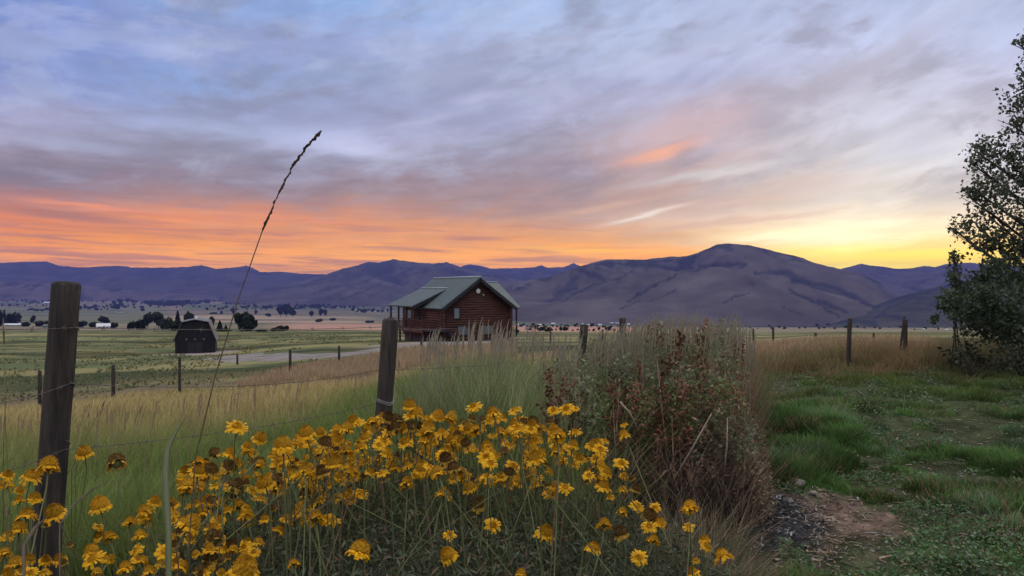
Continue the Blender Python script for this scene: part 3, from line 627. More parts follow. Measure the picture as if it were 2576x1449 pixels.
    # openings
    def window(xx, z, ww, hh, nm='window'):
        f = MB(); yy = -.17
        f.box(xx-ww/2-.08, xx+ww/2+.08, yy-.06, yy+.04, z-hh/2-.08, z-hh/2); f.box(xx-ww/2-.08, xx+ww/2+.08, yy-.06, yy+.04, z+hh/2, z+hh/2+.08)
        f.box(xx-ww/2-.08, xx-ww/2, yy-.06, yy+.04, z-hh/2, z+hh/2); f.box(xx+ww/2, xx+ww/2+.08, yy-.06, yy+.04, z-hh/2, z+hh/2)
        fo = f.build(nm, M_trim, H); p = MB(); p.box(xx-ww/2, xx+ww/2, yy-.02, yy+.02, z-hh/2, z+hh/2); p.build('pane', M_glass, fo)
    window(-2.55, 3.0, .62, 1.05); 
    f = MB(); f.tube([(0, -.20, 5.35), (0, -.12, 5.35)], .36, 8); fo = f.build('gable_window', M_trim, H)
    p = MB(); p.tube([(0, -.23, 5.35), (0, -.201, 5.35)], .26, 8); p.build('pane', M_white, fo)
    p = MB(); p.tube([(.62, -.24, 4.95), (.62, -.13, 4.95)], .07, 8); p.tube([(.62, -.24, 4.95), (.62, -.34, 4.88)], .05, 8); p.build('wall_lamp', M_white, H)
    for xx, ww in ((-1.9, 1.0), (.9, 1.6)):
        f = MB(); f.box(xx-ww/2-.07, xx+ww/2+.07, -.20, -.13, .65, 1.65); fo = f.build('lower_window', M_trim, H); p = MB(); p.box(xx-ww/2, xx+ww/2, -.22, -.201, .72, 1.58); p.build('pane', mat('dim_pane', (.12,.13,.15), rough=.2, spec=.6), fo)
    dr = MB(); dr.box(-hw-.20, -hw-.12, 6.0, 6.95, dk, dk+2.05); do = dr.build('door', M_trim, H); kn = MB(); kn.tube([(-hw-.28, 6.1, dk+1), (-hw-.2, 6.1, dk+1)], .04, 6); kn.build('handle', M_white, do)
    sw = MB(); sw.box(-hw-.19, -hw-.12, 8, 9.2, dk+.8, dk+1.9); swo = sw.build('side_window', M_trim, H); p = MB(); p.box(-hw-.22, -hw-.19, 8.08, 9.12, dk+.88, dk+1.82); p.build('pane', M_glass, swo)
    return H
log_house()

# ================================================================ DARK BARN
def barn():
    t = 90; x, y = W3(491, t); k = t/F; z0 = CAMZ-(891-CY)*k
    H = thing('barn', 'small black gambrel-roofed barn standing alone in the green pasture', 'barn', (x, y, z0), math.radians(19))
    pr = [(-2.2, -.3), (-2.2, 1.7), (-1.42, 3.78), (0, 4.05), (1.42, 3.78), (2.2, 1.7), (2.2, -.3)]; L = 5.5
    m = MB(); n = len(pr); m.add([(a, 0, b) for a, b in pr]+[(a, L, b) for a, b in pr], [tuple(range(n))[::-1], tuple(range(n, 2*n))]+[(i, i+1, n+i+1, n+i) for i in range(n-1)]); 
    for q in range(14):
        xx = -2.1+q*.32; hh = 1.7 if abs(xx) > 2.0 else np.interp(abs(xx), [0, 1.42, 2.2], [3.9, 3.6, 1.6]); m.box(xx, xx+.025, -.02, .001, 0, float(hh))
    m.build('wall', M_barn, H)
    r = MB(); rp = [(-2.42, 1.55), (-1.5, 3.90), (0, 4.20), (1.5, 3.90), (2.42, 1.55)]
    for i in range(4):
        (a, b), (c, d) = rp[i], rp[i+1]; r.slab([(a, -.25, b), (c, -.25, d), (c, L+.25, d), (a, L+.25, b)], .08)
    r.build('roof', M_barnroof, H)
    v = MB(); v.tube([(.12, .1, 4.15), (.12, .1, 4.42)], [.16, .14], 8); v.tube([(.12, .1, 4.42), (.12, .1, 4.52)], [.22, .02], 8); v.build('roof_vent', M_white, H)
    for xx in (-.95, .0, .95):
        w = MB(); w.box(xx-.14, xx+.14, -.05, -.021, 1.65, 1.95); wo_ = w.build('window', M_trim, H); p = MB(); p.box(xx-.09, xx+.09, -.07, -.05, 1.70, 1.90); p.build('pane', mat('dim_pane', (.12,.13,.15), rough=.2, spec=.6), wo_)
    d = MB(); d.box(-.9, .9, -.06, -.021, 0, 1.45); do = d.build('door', M_trim, H)
    for xx in (-.9, 0.0, .86):
        d = MB(); d.box(xx, xx+.05, -.08, -.06, 0, 1.45); d.build('door_batten', M_barn, do)
    rp_ = MB(); rp_.slab([(-1.1, -.02, .03), (-1.1, -1.6, -.12), (1.1, -1.6, -.12), (1.1, -.02, .03)], .1); rp_.build('ramp', mat('ramp_concrete', (.42,.40,.38), rough=.9), H)
barn()

# ================================================================ FAR TREES
def leafcloud(n, fn, size, seed):
    r = np.random.default_rng(seed); P = fn(r, n); n = len(P)
    a = r.normal(size=(n, 3)); a /= np.linalg.norm(a, axis=1)[:, None]; b = np.cross(a, r.normal(size=(n, 3))); b /= np.linalg.norm(b, axis=1)[:, None]
    s = size*(0.6+.8*r.random((n, 1)))
    V = np.stack([P-a*s-b*s*.6, P+a*s-b*s*.4, P+a*s*.8+b*s*.7, P-a*s*.7+b*s*.6], 1).reshape(-1, 3)
    T = np.arange(4*n).reshape(n, 4); return V, T
def round_crown(lobes):
    def fn(r, n):
        out = []
        for (cx, cy, cz, rx, rz) in lobes:
            k = n//len(lobes); d = r.normal(size=(k, 3)); d /= np.linalg.norm(d, axis=1)[:, None]; rad = r.random((k, 1))**.45
            out.append(d*rad*np.array([rx, rx, rz])+np.array([cx, cy, cz]))
        return np.vstack(out)
    return fn
def cone_crown(h, rb):
    def fn(r, n):
        z = r.random(n)**.8; a = r.random(n)*2*PI; rad = rb*(1-z)*(.55+.45*r.random(n)**.4)*(1+.22*np.sin(z*38)); return np.stack([rad*np.cos(a), rad*np.sin(a), .12*h+z*h*.88], 1)
    return fn
def tree_proto(kind, seed, parts=True):
    r = random.Random(seed)
    if kind == 'conifer': V, T = leafcloud(620, cone_crown(1.0, .26), .055, seed); tr = [(0,0,-.05),(0,0,.9)]
    elif kind == 'bush':
        V, T = leafcloud(620, round_crown([(r.uniform(-.5,.5), r.uniform(-.3,.3), .4+r.uniform(-.1,.15), .42, .42) for _ in range(4)]), .10, seed); tr = [(0,0,-.05),(0,0,.4)]
    else:
        V, T = leafcloud(760, round_crown([(r.uniform(-.26,.26), r.uniform(-.22,.22), .62+r.uniform(-.2,.2), .25, .24) for _ in range(6)]), .075, seed); tr = [(0,0,-.05),(0,0,.6)]
    me = npmesh(kind+'_crown', V, T, None, [M_farleaf]); tm = MB().tube(tr, [.03, .012], 5).mesh('trunk', M_bark)
    return me, tm
TP = {k: [tree_proto(k, 100+i*7+len(k)) for i in range(4)] for k in ('conifer', 'bush', 'broadleaf')}
tcount = 0
def far_tree(kind, px, row, wpx, hpx, label, group, parts=True, t=None):
    global tcount
    if t: p = on(px, t)
    else: p = hit(px, row)
    t = p.y; k = t/F; h = hpx*k; wd = wpx*k
    me, tm = TP[kind][tcount % 4]; tcount += 1
    nw = {'conifer': .52, 'bush': 1.75, 'broadleaf': .95}[kind]
    nm = {'conifer': 'conifer_tree', 'bush': 'bush', 'broadleaf': 'broadleaf_tree'}[kind]
    s = (wd/nw, wd/nw, h*(1.0 if kind != 'bush' else 1.15))
    if parts:
        e = thing(nm, label, 'bush' if kind == 'bush' else 'tree', p, (tcount*2.4) % 6.28 if kind != 'bush' else (tcount % 2)*PI+.2, group); e.scale = s
        obj('crown', me, e); obj('trunk', tm, e)
    else:
        e = obj(nm, me, label=label, category='bush' if kind == 'bush' else 'tree', group=group); e.location = p; e.scale = s; e.rotation_euler = (0, 0, (tcount*1.3) % 6.28 if kind != 'bush' else .2)
    return e
GS = 'trees along the far edge of the green pasture'
SH = [('bush',4,820,26,40,'dark bush cut by the left picture edge at pasture edge'),('bush',32,818,50,30,'dark bush at the pasture edge just behind the long white shed'),('broadleaf',85,816,15,24,'single small tree between the long white shed and the thick left post'),
 ('bush',62,821,30,12,'low dark bush right of the long white shed'),('bush',108,821,34,14,'low dark bush just left of the thick left post'),('bush',205,823,36,15,'low dark hedge bush right of the thick left post'),('bush',238,823,30,14,'low dark bush on the left side of the white house'),
 ('broadleaf',262,818,30,22,'tree spreading behind the white house'),('bush',288,825,22,14,'small bush on the right side of the white house'),
 ('bush',332,829,26,20,'leftmost bush of the dark windbreak beside the barn'),('bush',356,829,34,26,'second bush of the dark windbreak beside the barn'),('broadleaf',371,828,30,40,'rounded tree in the left half of the windbreak'),('broadleaf',399,828,38,42,'tallest rounded tree of the windbreak left of the barn'),
 ('bush',420,830,36,30,'bush in the windbreak between its rounded trees and the conifer'),('conifer',447,829,19,46,'pointed conifer standing out of the windbreak left of the barn'),('broadleaf',478,826,30,40,'tree behind the barn roof, left of its vent'),
 ('bush',448,831,40,22,'low bush at the foot of the pointed conifer'),('broadleaf',532,830,22,34,'dark tree directly right of the barn roof'),('conifer',553,831,16,24,'small conifer right of the barn, left of the big dark trees'),('conifer',568,832,11,15,'smallest conifer between the barn and the big dark trees'),
 ('broadleaf',603,832,30,44,'left tree of the big dark clump right of the barn'),('broadleaf',618,832,34,48,'middle tree of the big dark clump right of the barn'),('broadleaf',634,832,30,42,'right tree of the big dark clump right of the barn'),('bush',617,833,52,26,'undergrowth at the foot of the big dark clump'),
 ('bush',714,832,34,13,'low rounded bush in the hedge line left of the rounded post'),('bush',690,833,20,9,'small bush left of the low rounded bush in the hedge line'),
 ('bush',660,834,40,6,'flat hedge bush right of the big dark clump'),('bush',560,834,50,7,'flat hedge bush behind the barn eave')]
for k, px, row, wd, hh, lab in SH: far_tree(k, px, row, wd, hh, lab, GS)
MID = [('broadleaf',706,797,20,26,'left tree of the mid-valley clump above the stubble field'),('broadleaf',720,797,26,32,'tallest tree of the mid-valley clump above the stubble field'),('broadleaf',736,798,24,26,'right tree of the mid-valley clump above the stubble field'),('broadleaf',784,798,16,16,'round tree in the gap right of the mid-valley clump'),
 ('broadleaf',806,797,14,20,'first of the small upright trees right of the mid-valley clump'),('broadleaf',818,797,12,20,'last of the small upright trees right of the mid-valley clump'),('bush',678,796,14,8,'small bush left of the mid-valley clump'),('bush',836,806,20,7,'dark low bush in the pink stubble right of the clump'),('bush',932,812,26,6,'dark low bush in the stubble near the rounded post'),('bush',803,810,22,8,'brownish low bush in the stubble below the clump'),
 ('conifer',557,791,8,11,'tiny pointed tree above the barn, in the tan field'),('broadleaf',588,792,14,15,'small round tree above the big dark clump'),('broadleaf',643,792,10,11,'tiny tree in the tan field right of the big dark clump'),('bush',672,794,12,6,'tiny bush in the tan field'),
 ('bush',540,790,26,5,'flat bush line in the tan field'),('broadleaf',287,770,14,14,'dark tree in the left distance between grey houses'),('broadleaf',303,768,16,16,'dark tree beside the grey houses in left distance'),('broadleaf',322,762,14,12,'dark tree at the top of the left farm cluster'),('bush',360,782,14,8,'brown bush right of the left farm cluster'),
 ('bush',1298,838,18,10,'dark bush right of the log house corner'),('broadleaf',1346,830,12,12,'small round tree in the right-hand valley by the log house'),('bush',1380,834,26,8,'low bush strip in the right-hand valley'),('broadleaf',1410,832,10,12,'small tree left of the leaning post')]
for k, px, row, wd, hh, lab in MID: far_tree(k, px, row, wd, hh, lab, 'scattered trees in the middle valley')
# countless-looking but countable specks: shelter belts and yard trees
belts = [(376,484,768,10,22),(30,130,756,7,14),(60,175,762,6,10),(70,120,781,7,8),(200,300,779,8,12),(210,340,772,7,12),(640,900,775,8,30),(520,700,781,7,10),(880,990,785,8,12),(700,830,770,7,10),(1330,1560,833,9,16),(1890,2290,822,8,30),(1300,1500,820,6,12),(150,600,750,5,18),(600,960,760,5,16),(2300,2480,829,7,8),(0,560,759,5,44),(560,980,766,6,34),(200,700,774,6,24),(0,200,771,6,14),(330,520,764,8,26),(600,980,776,5,26),(1320,1640,824,6,24),(1880,2300,818,6,26),(1880,2300,826,6,18)]
R_ = random.Random(3)
for (a, b, row, hh, n) in belts:
    for i in range(n):
        px = a+(b-a)*(i+R_.random()*.9)/n; k = R_.choice(['broadleaf', 'broadleaf', 'bush'])
        h_ = hh*R_.uniform(.6, 1.25)
        far_tree(k, px, row+R_.uniform(-1.8, 1.8), h_*(1.1 if k == 'broadleaf' else 2.0), h_, 'tiny dark tree speck on the distant valley floor', 'tiny trees on the distant valley floor', parts=False)

# ================================================================ FAR HOUSES
def far_house(px, row, wpx, hpx, label, group, rot=0.2, wall=None, roof=None, long=1.4, parts=True):
    p = hit(px, row); k = p.y/F; wd = wpx*k; h = hpx*k
    e = thing('farmhouse', label, 'house', p, rot, group); w2 = wd/2; l = wd/long; wh = h*.55
    m = MB(); m.box(-w2, w2, -l/2, l/2, -.6, wh); m.add([(-w2, -l/2, wh), (-w2, l/2, wh), (-w2, 0, h)], [(0, 1, 2)]); m.add([(w2, -l/2, wh), (w2, l/2, wh), (w2, 0, h)], [(0, 1, 2)]); m.build('wall', wall or M_white, e)
    r = MB(); o = .08*wd; r.slab([(-w2-o/2, -l/2-o, wh-.1*h), (w2+o/2, -l/2-o, wh-.1*h), (w2+o/2, 0, h), (-w2-o/2, 0, h)], .05*h); r.slab([(-w2-o/2, 0, h), (w2+o/2, 0, h), (w2+o/2, l/2+o, wh-.1*h), (-w2-o/2, l/2+o, wh-.1*h)], .05*h); r.build('roof', roof or MC['grey_roof'], e)
    if wpx > 12:
        for q in (-.3, .05, .3):
            g = MB(); g.box(wd*q-.05*wd, wd*q+.05*wd, -l/2-.06, -l/2-.01, wh*.35, wh*.8); g.build('window', M_trim, e)
mat('grey_roof', (.13,.13,.14), (.09,.09,.10), 1, rough=.7); mat('pale_roof', (.55,.56,.60), rough=.5)
mat('beige_siding', (.42,.38,.33), rough=.8); mat('grey_siding', (.28,.28,.30), rough=.8)
far_house(34, 820, 44, 7, 'long low white shed at the pasture edge near the left border', 'farm buildings', 0.0, long=4, roof=MC['pale_roof'])
far_house(260, 826, 30, 13, 'white house under a tree at the far edge of the green pasture', 'farm buildings', .5, long=1.1, roof=MC['pale_roof'])
far_house(125, 824, 26, 9, 'dim grey house just left of the thick left post', 'farm buildings', .1, MC['grey_siding'])
far_house(207, 822, 12, 7, 'small pale shed right of the thick left post', 'farm buildings', .1)
far_house(128, 764.5, 30, 6, 'wide pale barn in the left distance beyond the green fields', 'farm buildings', .05, long=3, roof=MC['pale_roof'])
far_house(172, 790, 26, 6, 'pale house roof left of the thick left post in mid distance', 'farm buildings', .1, MC['beige_siding'], MC['pale_roof'])
far_house(302, 786, 10, 6, 'small pale house in the left farm cluster', 'farm buildings', .3)
far_house(283, 782, 8, 5, 'smaller pale house left in the left farm cluster', 'farm buildings', .3, MC['beige_siding'])
far_house(1010, 806, 34, 5, 'long pale shed just behind the rounded grey post', 'farm buildings', .0, long=4, roof=MC['pale_roof'])
far_house(1330, 830, 16, 7, 'beige house right of the log house corner', 'farm buildings', .2, MC['beige_siding'])
for (a, b, row, n, s) in [(330,480,763,8,5),(640,990,768,16,5),(1300,1600,816,12,7),(1880,2200,817,34,9),(2200,2480,828,6,6),(150,640,752,9,4),(880,1000,782,5,5)]:
    for i in range(n):
        px = a+(b-a)*(i+R_.random())/n
        far_house(px, row+R_.uniform(-3, 3), s*R_.uniform(.8, 1.5), s*.55, 'tiny pale house speck far off on the valley floor', 'tiny pale houses far across the valley', R_.uniform(-.4, .4), R_.choice([M_white, M_white, MC['beige_siding']]), R_.choice([MC['pale_roof'], MC['grey_roof']]))

# ================================================================ RIGHT-HAND TREE
def leaves_mesh(P, D, size, r, curl=.25):
    n = len(P); D = D/np.linalg.norm(D, axis=1)[:, None]; s = size*(.65+.7*r.random((n, 1)))
    U = np.cross(D, r.normal(size=(n, 3))); U /= np.linalg.norm(U, axis=1)[:, None]; Nn = np.cross(D, U)
    V = np.stack([P, P+D*s*.45+U*s*.36+Nn*s*curl*.3, P+D*s, P+D*s*.45-U*s*.36+Nn*s*curl*.3], 1).reshape(-1, 3)
    T = np.arange(4*n).reshape(n, 4); return V, T
def crown(clumps, t0, r, dens, size, twig=.5):
    P = []; Dd = []
    for (px, row, rad, n) in clumps:
        t = t0+r.uniform(-1.2, 1.2); c = np.array([(px-CX)/F*t, t, CAMZ-(row-CY)/F*t]); R = rad/F*t
        for q in range(int(n*dens)):
            d = r.normal(size=3); d /= np.linalg.norm(d); b = c+d*R*r.random()**.55*np.array([1, 1, .85])
            dr = d*.8+r.normal(size=3)*.5; dr /= np.linalg.norm(dr); L = twig*r.uniform(.5, 1.1)*R
            for s in range(r.integers(5, 11)):
                P.append(b+dr*L*r.random()+r.normal(size=3)*size*.55); Dd.append(dr*.5+r.normal(size=3)*.7+np.array([0, 0, -.3]))
    return np.array(P), np.array(Dd)
def big_tree():
    r = np.random.default_rng(5); t0 = 13.5
    bx, by = W3(2790, t0); bz = tz(bx, by)
    e = thing('cottonwood_tree', 'tall dark leafy tree filling the right edge of the picture', 'tree', (bx, by, bz))
    cl = [(2545,250,30,16),(2560,300,34,24),(2470,370,26,18),(2500,410,42,34),(2458,402,18,10),(2545,370,34,28),(2560,430,50,50),(2470,470,36,30),(2510,500,46,44),(2445,490,22,10),
          (2560,540,56,60),(2470,545,34,22),(2430,580,26,16),(2410,568,14,7),(2475,600,30,22),(2520,610,44,44),(2570,640,50,60),(2500,655,26,18),(2580,100,22,10),(2590,160,30,16),(2600,210,40,30),
          (2650,300,80,90),(2660,450,90,100),(2660,600,90,100),(2680,180,70,70),(2700,60,80,70),(2780,250,120,110),(2800,450,130,120),(2790,-60,120,100),(2860,120,120,100),(2900,350,120,100),(2700,640,90,70),(2850,600,110,80),(2690,-20,60,40)]
    P, D = crown(cl, t0, r, 1.2, .065, .8)
    P -= np.array([bx, by, bz]); V, T = leaves_mesh(P, D, .068, r)
    cc = np.array([.085, .10, .065])*(0.45+1.1*r.random((len(P), 1)))+np.array([.02, .01, 0])*(r.random((len(P), 1)) > .9)
    obj('crown', npmesh('crown', V, T, np.repeat(cc, 4, 0), [M_leafy]), e)
    tr = MB(); top = 7.2
    tr.tube([(0, 0, -.3), (.05, 0, 1.5), (-.1, .1, 3.2), (.1, 0, 5.0), (0, 0, top)], [.26, .21, .17, .11, .04], 12); tr.build('trunk', M_bark, e, True)
    b = MB()
    for (px, row, rad, n) in cl:
        c = Vector(((px-CX)/F*t0-bx, 0+r.uniform(-.5, .5), CAMZ-(row-CY)/F*t0-bz)); s0 = max(.9, c.z-abs(c.x)*.55); s0 = min(s0, top-.4)
        st = Vector((0, 0, s0)); mid = st.lerp(c, .5)+Vector((0, 0, -.12*abs(c.x))); b.tube([st, mid, c], [.05, .032, .012], 6)
        for q in range(4):
            dd = Vector(r.normal(size=3)); b.tube([mid.lerp(c, .5+.12*q), c+dd.normalized()*rad/F*t0*.8], [.012, .005], 4)
    b.build('limb', M_bark, e, True)
big_tree()
def bush_tree(name, label, cat, px, t, clumps, dens, size, tint, trunk_r, seed, limbs=True):
    r = np.random.default_rng(seed); b = on(px, t); e = thing(name, label, cat, b)
    P, D = crown(clumps, t, r, dens, size, .55); P -= np.array(b); k = P[:, 2] > -.05; P = P[k]; D = D[k]
    V, T = leaves_mesh(P, D, size, r); cc = np.array(tint)*(.55+.9*r.random((len(P), 1)))
    obj('foliage', npmesh('foliage', V, T, np.repeat(cc, 4, 0), [M_leafy]), e)
    m = MB()
    for (cpx, row, rad, n) in clumps:
        c = Vector(((cpx-CX)/F*t-b.x, r.uniform(-.2, .2), CAMZ-(row-CY)/F*t-b.z)); m.tube([(r.uniform(-.1, .1), r.uniform(-.1, .1), -.1), (c.x*.4, c.y*.5, c.z*.5), c], [trunk_r, trunk_r*.6, trunk_r*.2], 6)
    m.build('stem', M_bark, e, True)
bush_tree('sapling', 'slender young tree rising as a narrow spire left of the big right tree', 'tree', 2405, 13.0,
   [(2402,642,9,6),(2405,655,11,9),(2400,680,12,12),(2402,700,12,12),(2392,690,8,5),(2408,725,16,12),(2400,750,20,14),(2412,775,20,14)], 1.4, .055, (.075,.09,.055), .007, 8)
bush_tree('shrub', 'broad dark green shrub with loose leaves below the big right tree', 'shrub', 2590, 12.2,
   [(2440,720,34,30),(2480,700,32,30),(2530,700,46,50),(2575,720,50,50),(2400,755,28,20),(2440,770,38,36),(2490,770,46,50),(2550,780,56,70),(2380,745,16,7),(2410,790,24,18),(2460,815,30,26),(2500,825,36,36),(2560,835,44,50),(2610,800,60,70),(2530,812,40,40),(2450,800,26,20),(2590,760,50,60),(2480,745,34,30),(2372,770,12,5),(2350,800,10,4),(2430,740,30,24)], 1.5, .060, (.065,.092,.052), .009, 9)
bush_tree('bush', 'low dark weedy bush at the foot of the broad shrub by the right border', 'bush', 2440, 11.8,
   [(2400,892,20,12),(2430,880,18,12),(2460,900,26,20),(2520,905,26,20),(2570,900,26,22),(2420,835,12,6)], 1.0, .06, (.05,.055,.032), .015, 12)

# ================================================================ GRASSES (stuff)
def blades(name, x, y, h, wd, c0, c1, lean=.35, curve=.5, seed=0, zoff=0.0, mats=None, wind=(0.06, 0.0), **props):
    r = np.random.default_rng(seed); n = len(x); z = terrain(x, y)+zoff-.02
    a = r.random(n)*2*PI; ln = r.random(n)*lean*h; dx = np.cos(a)*ln+wind[0]*h; dy = np.sin(a)*ln+wind[1]*h
    # blades turn every way; width vector horizontal
    b = r.random(n)*PI; ux = np.cos(b)*wd/2; uy = np.sin(b)*wd/2*.6
    def pt(f, s, wf): 
        cf = f**(1+curve); return np.stack([x+dx*cf+s*ux*wf, y+dy*cf+s*uy*wf, z+h*f*(1-.12*(f**2)*lean)], 1)
    V = np.stack([pt(0, -1, 1), pt(0, 1, 1), pt(.5, -1, .85), pt(.5, 1, .85), pt(1, 0, 0)], 1).reshape(-1, 3)
    i = np.arange(n)[:, None]*5; T = np.concatenate([i+[0, 1, 3], i+[0, 3, 2], i+[2, 3, 4]], 1).reshape(-1, 3)
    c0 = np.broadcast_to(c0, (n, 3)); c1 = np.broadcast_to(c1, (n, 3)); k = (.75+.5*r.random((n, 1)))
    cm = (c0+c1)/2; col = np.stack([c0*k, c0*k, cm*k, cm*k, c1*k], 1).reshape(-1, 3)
    return obj(name, npmesh(name, V, T, col, [mats or M_blade]), kind='stuff', **props)
def scatter(n, px0, px1, t0, t1, seed, p=2.0):
    """points in a bearing/distance sector, denser near the eye"""
    r = np.random.default_rng(seed); px = r.uniform(px0, px1, n)
    u = r.random(n); t = (t0**(-(p-1))*(1-u)+t1**(-(p-1))*u)**(-1/(p-1)) if p != 1 else t0*(t1/t0)**u
    return (px-CX)/F*t, t, px, r
tan = np.array([.56, .43, .19]); gg = np.array([.15, .21, .055]); pink = np.array([.48, .34, .22])
# meadow on the left, thinning to the pasture fence
x, t, px, r = scatter(150000, -500, 1420, 3.3, 34, 1, 1.25)
edge = np.interp(px, [-500, 0, 400, 700, 900, 1100, 1420], [30, 31, 32, 40, 52, 60, 60]); k = t < edge; x, t, px = x[k], t[k], px[k]
nn = fbm(x*.5, t*.35, 3, 71); dry = np.clip(sst(5, 14, t)*1.0-.75*sst(700, 950, px)*(1-sst(11, 24, t))+(nn-.5)*1.2, 0, 1)[:, None]
pk = (sst(500, 900, px)*sst(15, 30, t))[:, None]
h = (.20+.40*np.random.default_rng(2).random(len(x)))*(1+.35*sst(800, 1000, px)*(1-sst(9, 16, t)))*(.75+.5*nn)*(1-.35*sst(14, 30, t))
tipc = (tan*(1-pk)+pink*pk)*dry+np.array([.20, .25, .075])*(1-dry); basec = gg*(1-.5*dry)+tan*.5*dry*.6
blades('meadow_grass', x, t, h, .0055+.0012*t, basec, tipc, .75, .6, 3, label='tan and green meadow grass spreading from the near posts to the pasture fence', category='grass')
x, t, px, r = scatter(26000, 600, 1300, 30, 60, 11, 1.0)
edge = np.interp(px, [600, 700, 853, 1060, 1300], [34, 42, 53, 62, 66]); k = t < edge; x, t, px = x[k], t[k], px[k]
blades('dry_grass', x, t, .45*(.6+.8*np.random.default_rng(3).random(len(x))), .003+.0011*t, tan*.5, pink*.95, .3, .5, 6, label='pinkish dry grass along the pasture fence below the gravel drive', category='grass')
# tall feathery grass in the centre
x, t, px, r = scatter(52000, 960, 1600, 4.6, 13, 21, 1.3)
k = (r.random(len(x)) < sst(960, 1040, px+60*(r.random(len(x))-.5)))&(r.random(len(x)) < 1-sst(1520, 1600, px)*.8)&(fbm(x*1.6, t*1.2, 3, 78) > .36); x, t, px = x[k], t[k], px[k]
top = np.interp(px, [960, 1040, 1120, 1200, 1300, 1400, 1480, 1580], [930, 880, 850, 832, 838, 855, 858, 838])
hmax = (CAMZ-(top-CY)/F*t)-terrain(x, t); q_ = r.random(len(x)); h = np.clip(hmax, .25, 1.25)*(.35+.65*q_**1.7)*(0.85+.15*vn(px/13., t*0, 4))
g1 = np.array([.18, .225, .095]); tipc = np.where((r.random(len(x)) < .28)[:, None], np.array([.44, .38, .22]), np.array([.22, .28, .11]))
gm = (fbm(x*1.3, t*1.3, 2, 77)[:, None]); gm2 = sst(.38, .62, fbm(x*2.6, t*1.8, 3, 79))[:, None]; blades('tall_grass', x, t, h, .0050+.0008*t, g1*(.35+.9*gm2)*np.array([.85, 1.15, .7]), tipc*(.55+.65*gm2), .62, .8, 5, wind=(.12, 0), label='tall pale green feathery grass in front of the log house', category='grass')
# thin flowering tops of that grass
def plumes(name, n, px0, px1, t0, t1, tops, seed, c, label, rad=.006, hw=.012):
    r = np.random.default_rng(seed); m = MB()
    for i in range(n):
        t = r.uniform(t0, t1); px = r.uniform(px0, px1); row = np.interp(px, tops[0], tops[1])+r.uniform(-14, 30); x = (px-CX)/F*t; z0 = tz(x, t); z1 = CAMZ-(row-CY)/F*t
        ln = r.uniform(-.05, .16)
        p0 = Vector((x-ln, t, z0)); p3 = Vector((x, t, z1)); p1 = p0.lerp(p3, .5)+Vector((-ln*.25, 0, .02)); L = p3-p1
        m.tube([p0, p1, p1+L*.65], [.0025, .002, .0015], 3, False); q0 = p1+L*.62
        m.tube([q0, q0+(p3-q0)*.35, q0+(p3-q0)*.75, p3+Vector((.015, 0, -.004))], [.0015, hw*.55, hw*.42, .001], 5, False)
    return m.build(name, mat('plume_'+name, c, tuple(v*.7 for v in c), 30, rough=.9, transl=.3), kind='stuff', label=label, category='grass')
plumes('grass_plumes', 170, 1060, 1560, 5.0, 8.5, ([1060, 1120, 1200, 1300, 1420, 1560], [850, 826, 806, 816, 846, 830]), 31, (.44, .38, .28), 'pale feathery seed plumes swaying above the tall grass by the log house')
plumes('seed_stalks', 420, 1480, 1900, 4.9, 7.2, ([1480, 1560, 1650, 1750, 1850, 1900], [850, 822, 796, 788, 800, 840]), 32, (.40, .35, .25), 'thin pale seed stalks poking above the weed thicket against the mountain', hw=.008)
plumes('meadow_seed_heads', 330, -100, 960, 5, 20, ([0, 400, 700, 960], [1040, 1010, 960, 905]), 33, (.46, .34, .23), 'thin tan seed heads rising over the meadow grass', hw=.008)
# weed thicket: grey-green brush at the back, dead stems in front
x, t, px, r = scatter(34000, 1380, 1925, 4.7, 7.6, 41, 1.2)
px = px+6*r.normal(size=len(px)); x = (px-CX)/F*t
top = np.interp(px, [1380, 1500, 1600, 1700, 1800, 1850, 1890, 1915, 1935], [900, 850, 826, 822, 812, 826, 880, 980, 1120]); front = np.interp(px, [1380, 1600, 1905], [4.9, 4.9, 5.2]); k = (t > front)&(px < 1885); x, t, px, top = x[k], t[k], px[k], top[k]; r2 = np.random.default_rng(9)
h = np.clip((CAMZ-(top-CY)/F*t)-terrain(x, t), .3, 1.4)*(.30+.70*r2.random(len(x))**1.6)
mixn = fbm(x*2.2, t*2.2, 3, 81); cA = np.array([.12, .14, .085]); cB = np.array([.24, .16, .10]); cC = np.array([.11, .17, .05]); s_ = sst(.46, .60, mixn)[:, None]; s2 = sst(.60, .70, fbm(x*2.5+9, t*2.5, 2, 83))[:, None]
tp = (cA*(1-s_)+cB*s_)*(1-s2)+cC*s2
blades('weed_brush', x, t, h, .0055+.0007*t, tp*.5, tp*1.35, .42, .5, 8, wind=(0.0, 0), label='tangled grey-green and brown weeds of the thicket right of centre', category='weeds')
x, t, px, r = scatter(22000, 1340, 1880, 4.3, 5.7, 42, 1.1)
lim = np.interp(px, [1340, 1500, 1700, 1850, 1900], [970, 980, 985, 1050, 1150]); k = np.random.default_rng(14).random(len(x)) < .34; x, t, px, lim = x[k], t[k], px[k], lim[k]; h = np.clip((CAMZ-(lim-CY)/F*t)-terrain(x, t), .15, .95)*(.2+.8*np.random.default_rng(4).random(len(x)))
nb = np.random.default_rng(6).random((len(x), 1)); cd = np.where(nb < .30, np.array([.05, .038, .03]), np.where(nb < .68, np.array([.10, .07, .055]), np.array([.36, .26, .18])) if True else np.where(nb < .80, np.array([.34, .24, .165]), np.array([.15, .16, .08])))  # brown stem tones darkened to paint in the shaded gaps of the thicket
blades('dead_weed_stems', x, t, h, .0055, cd*.7, cd, .9, .3, 9, wind=(0.0, 0), label='matted dead brown stems at the front of the thicket', category='weeds')
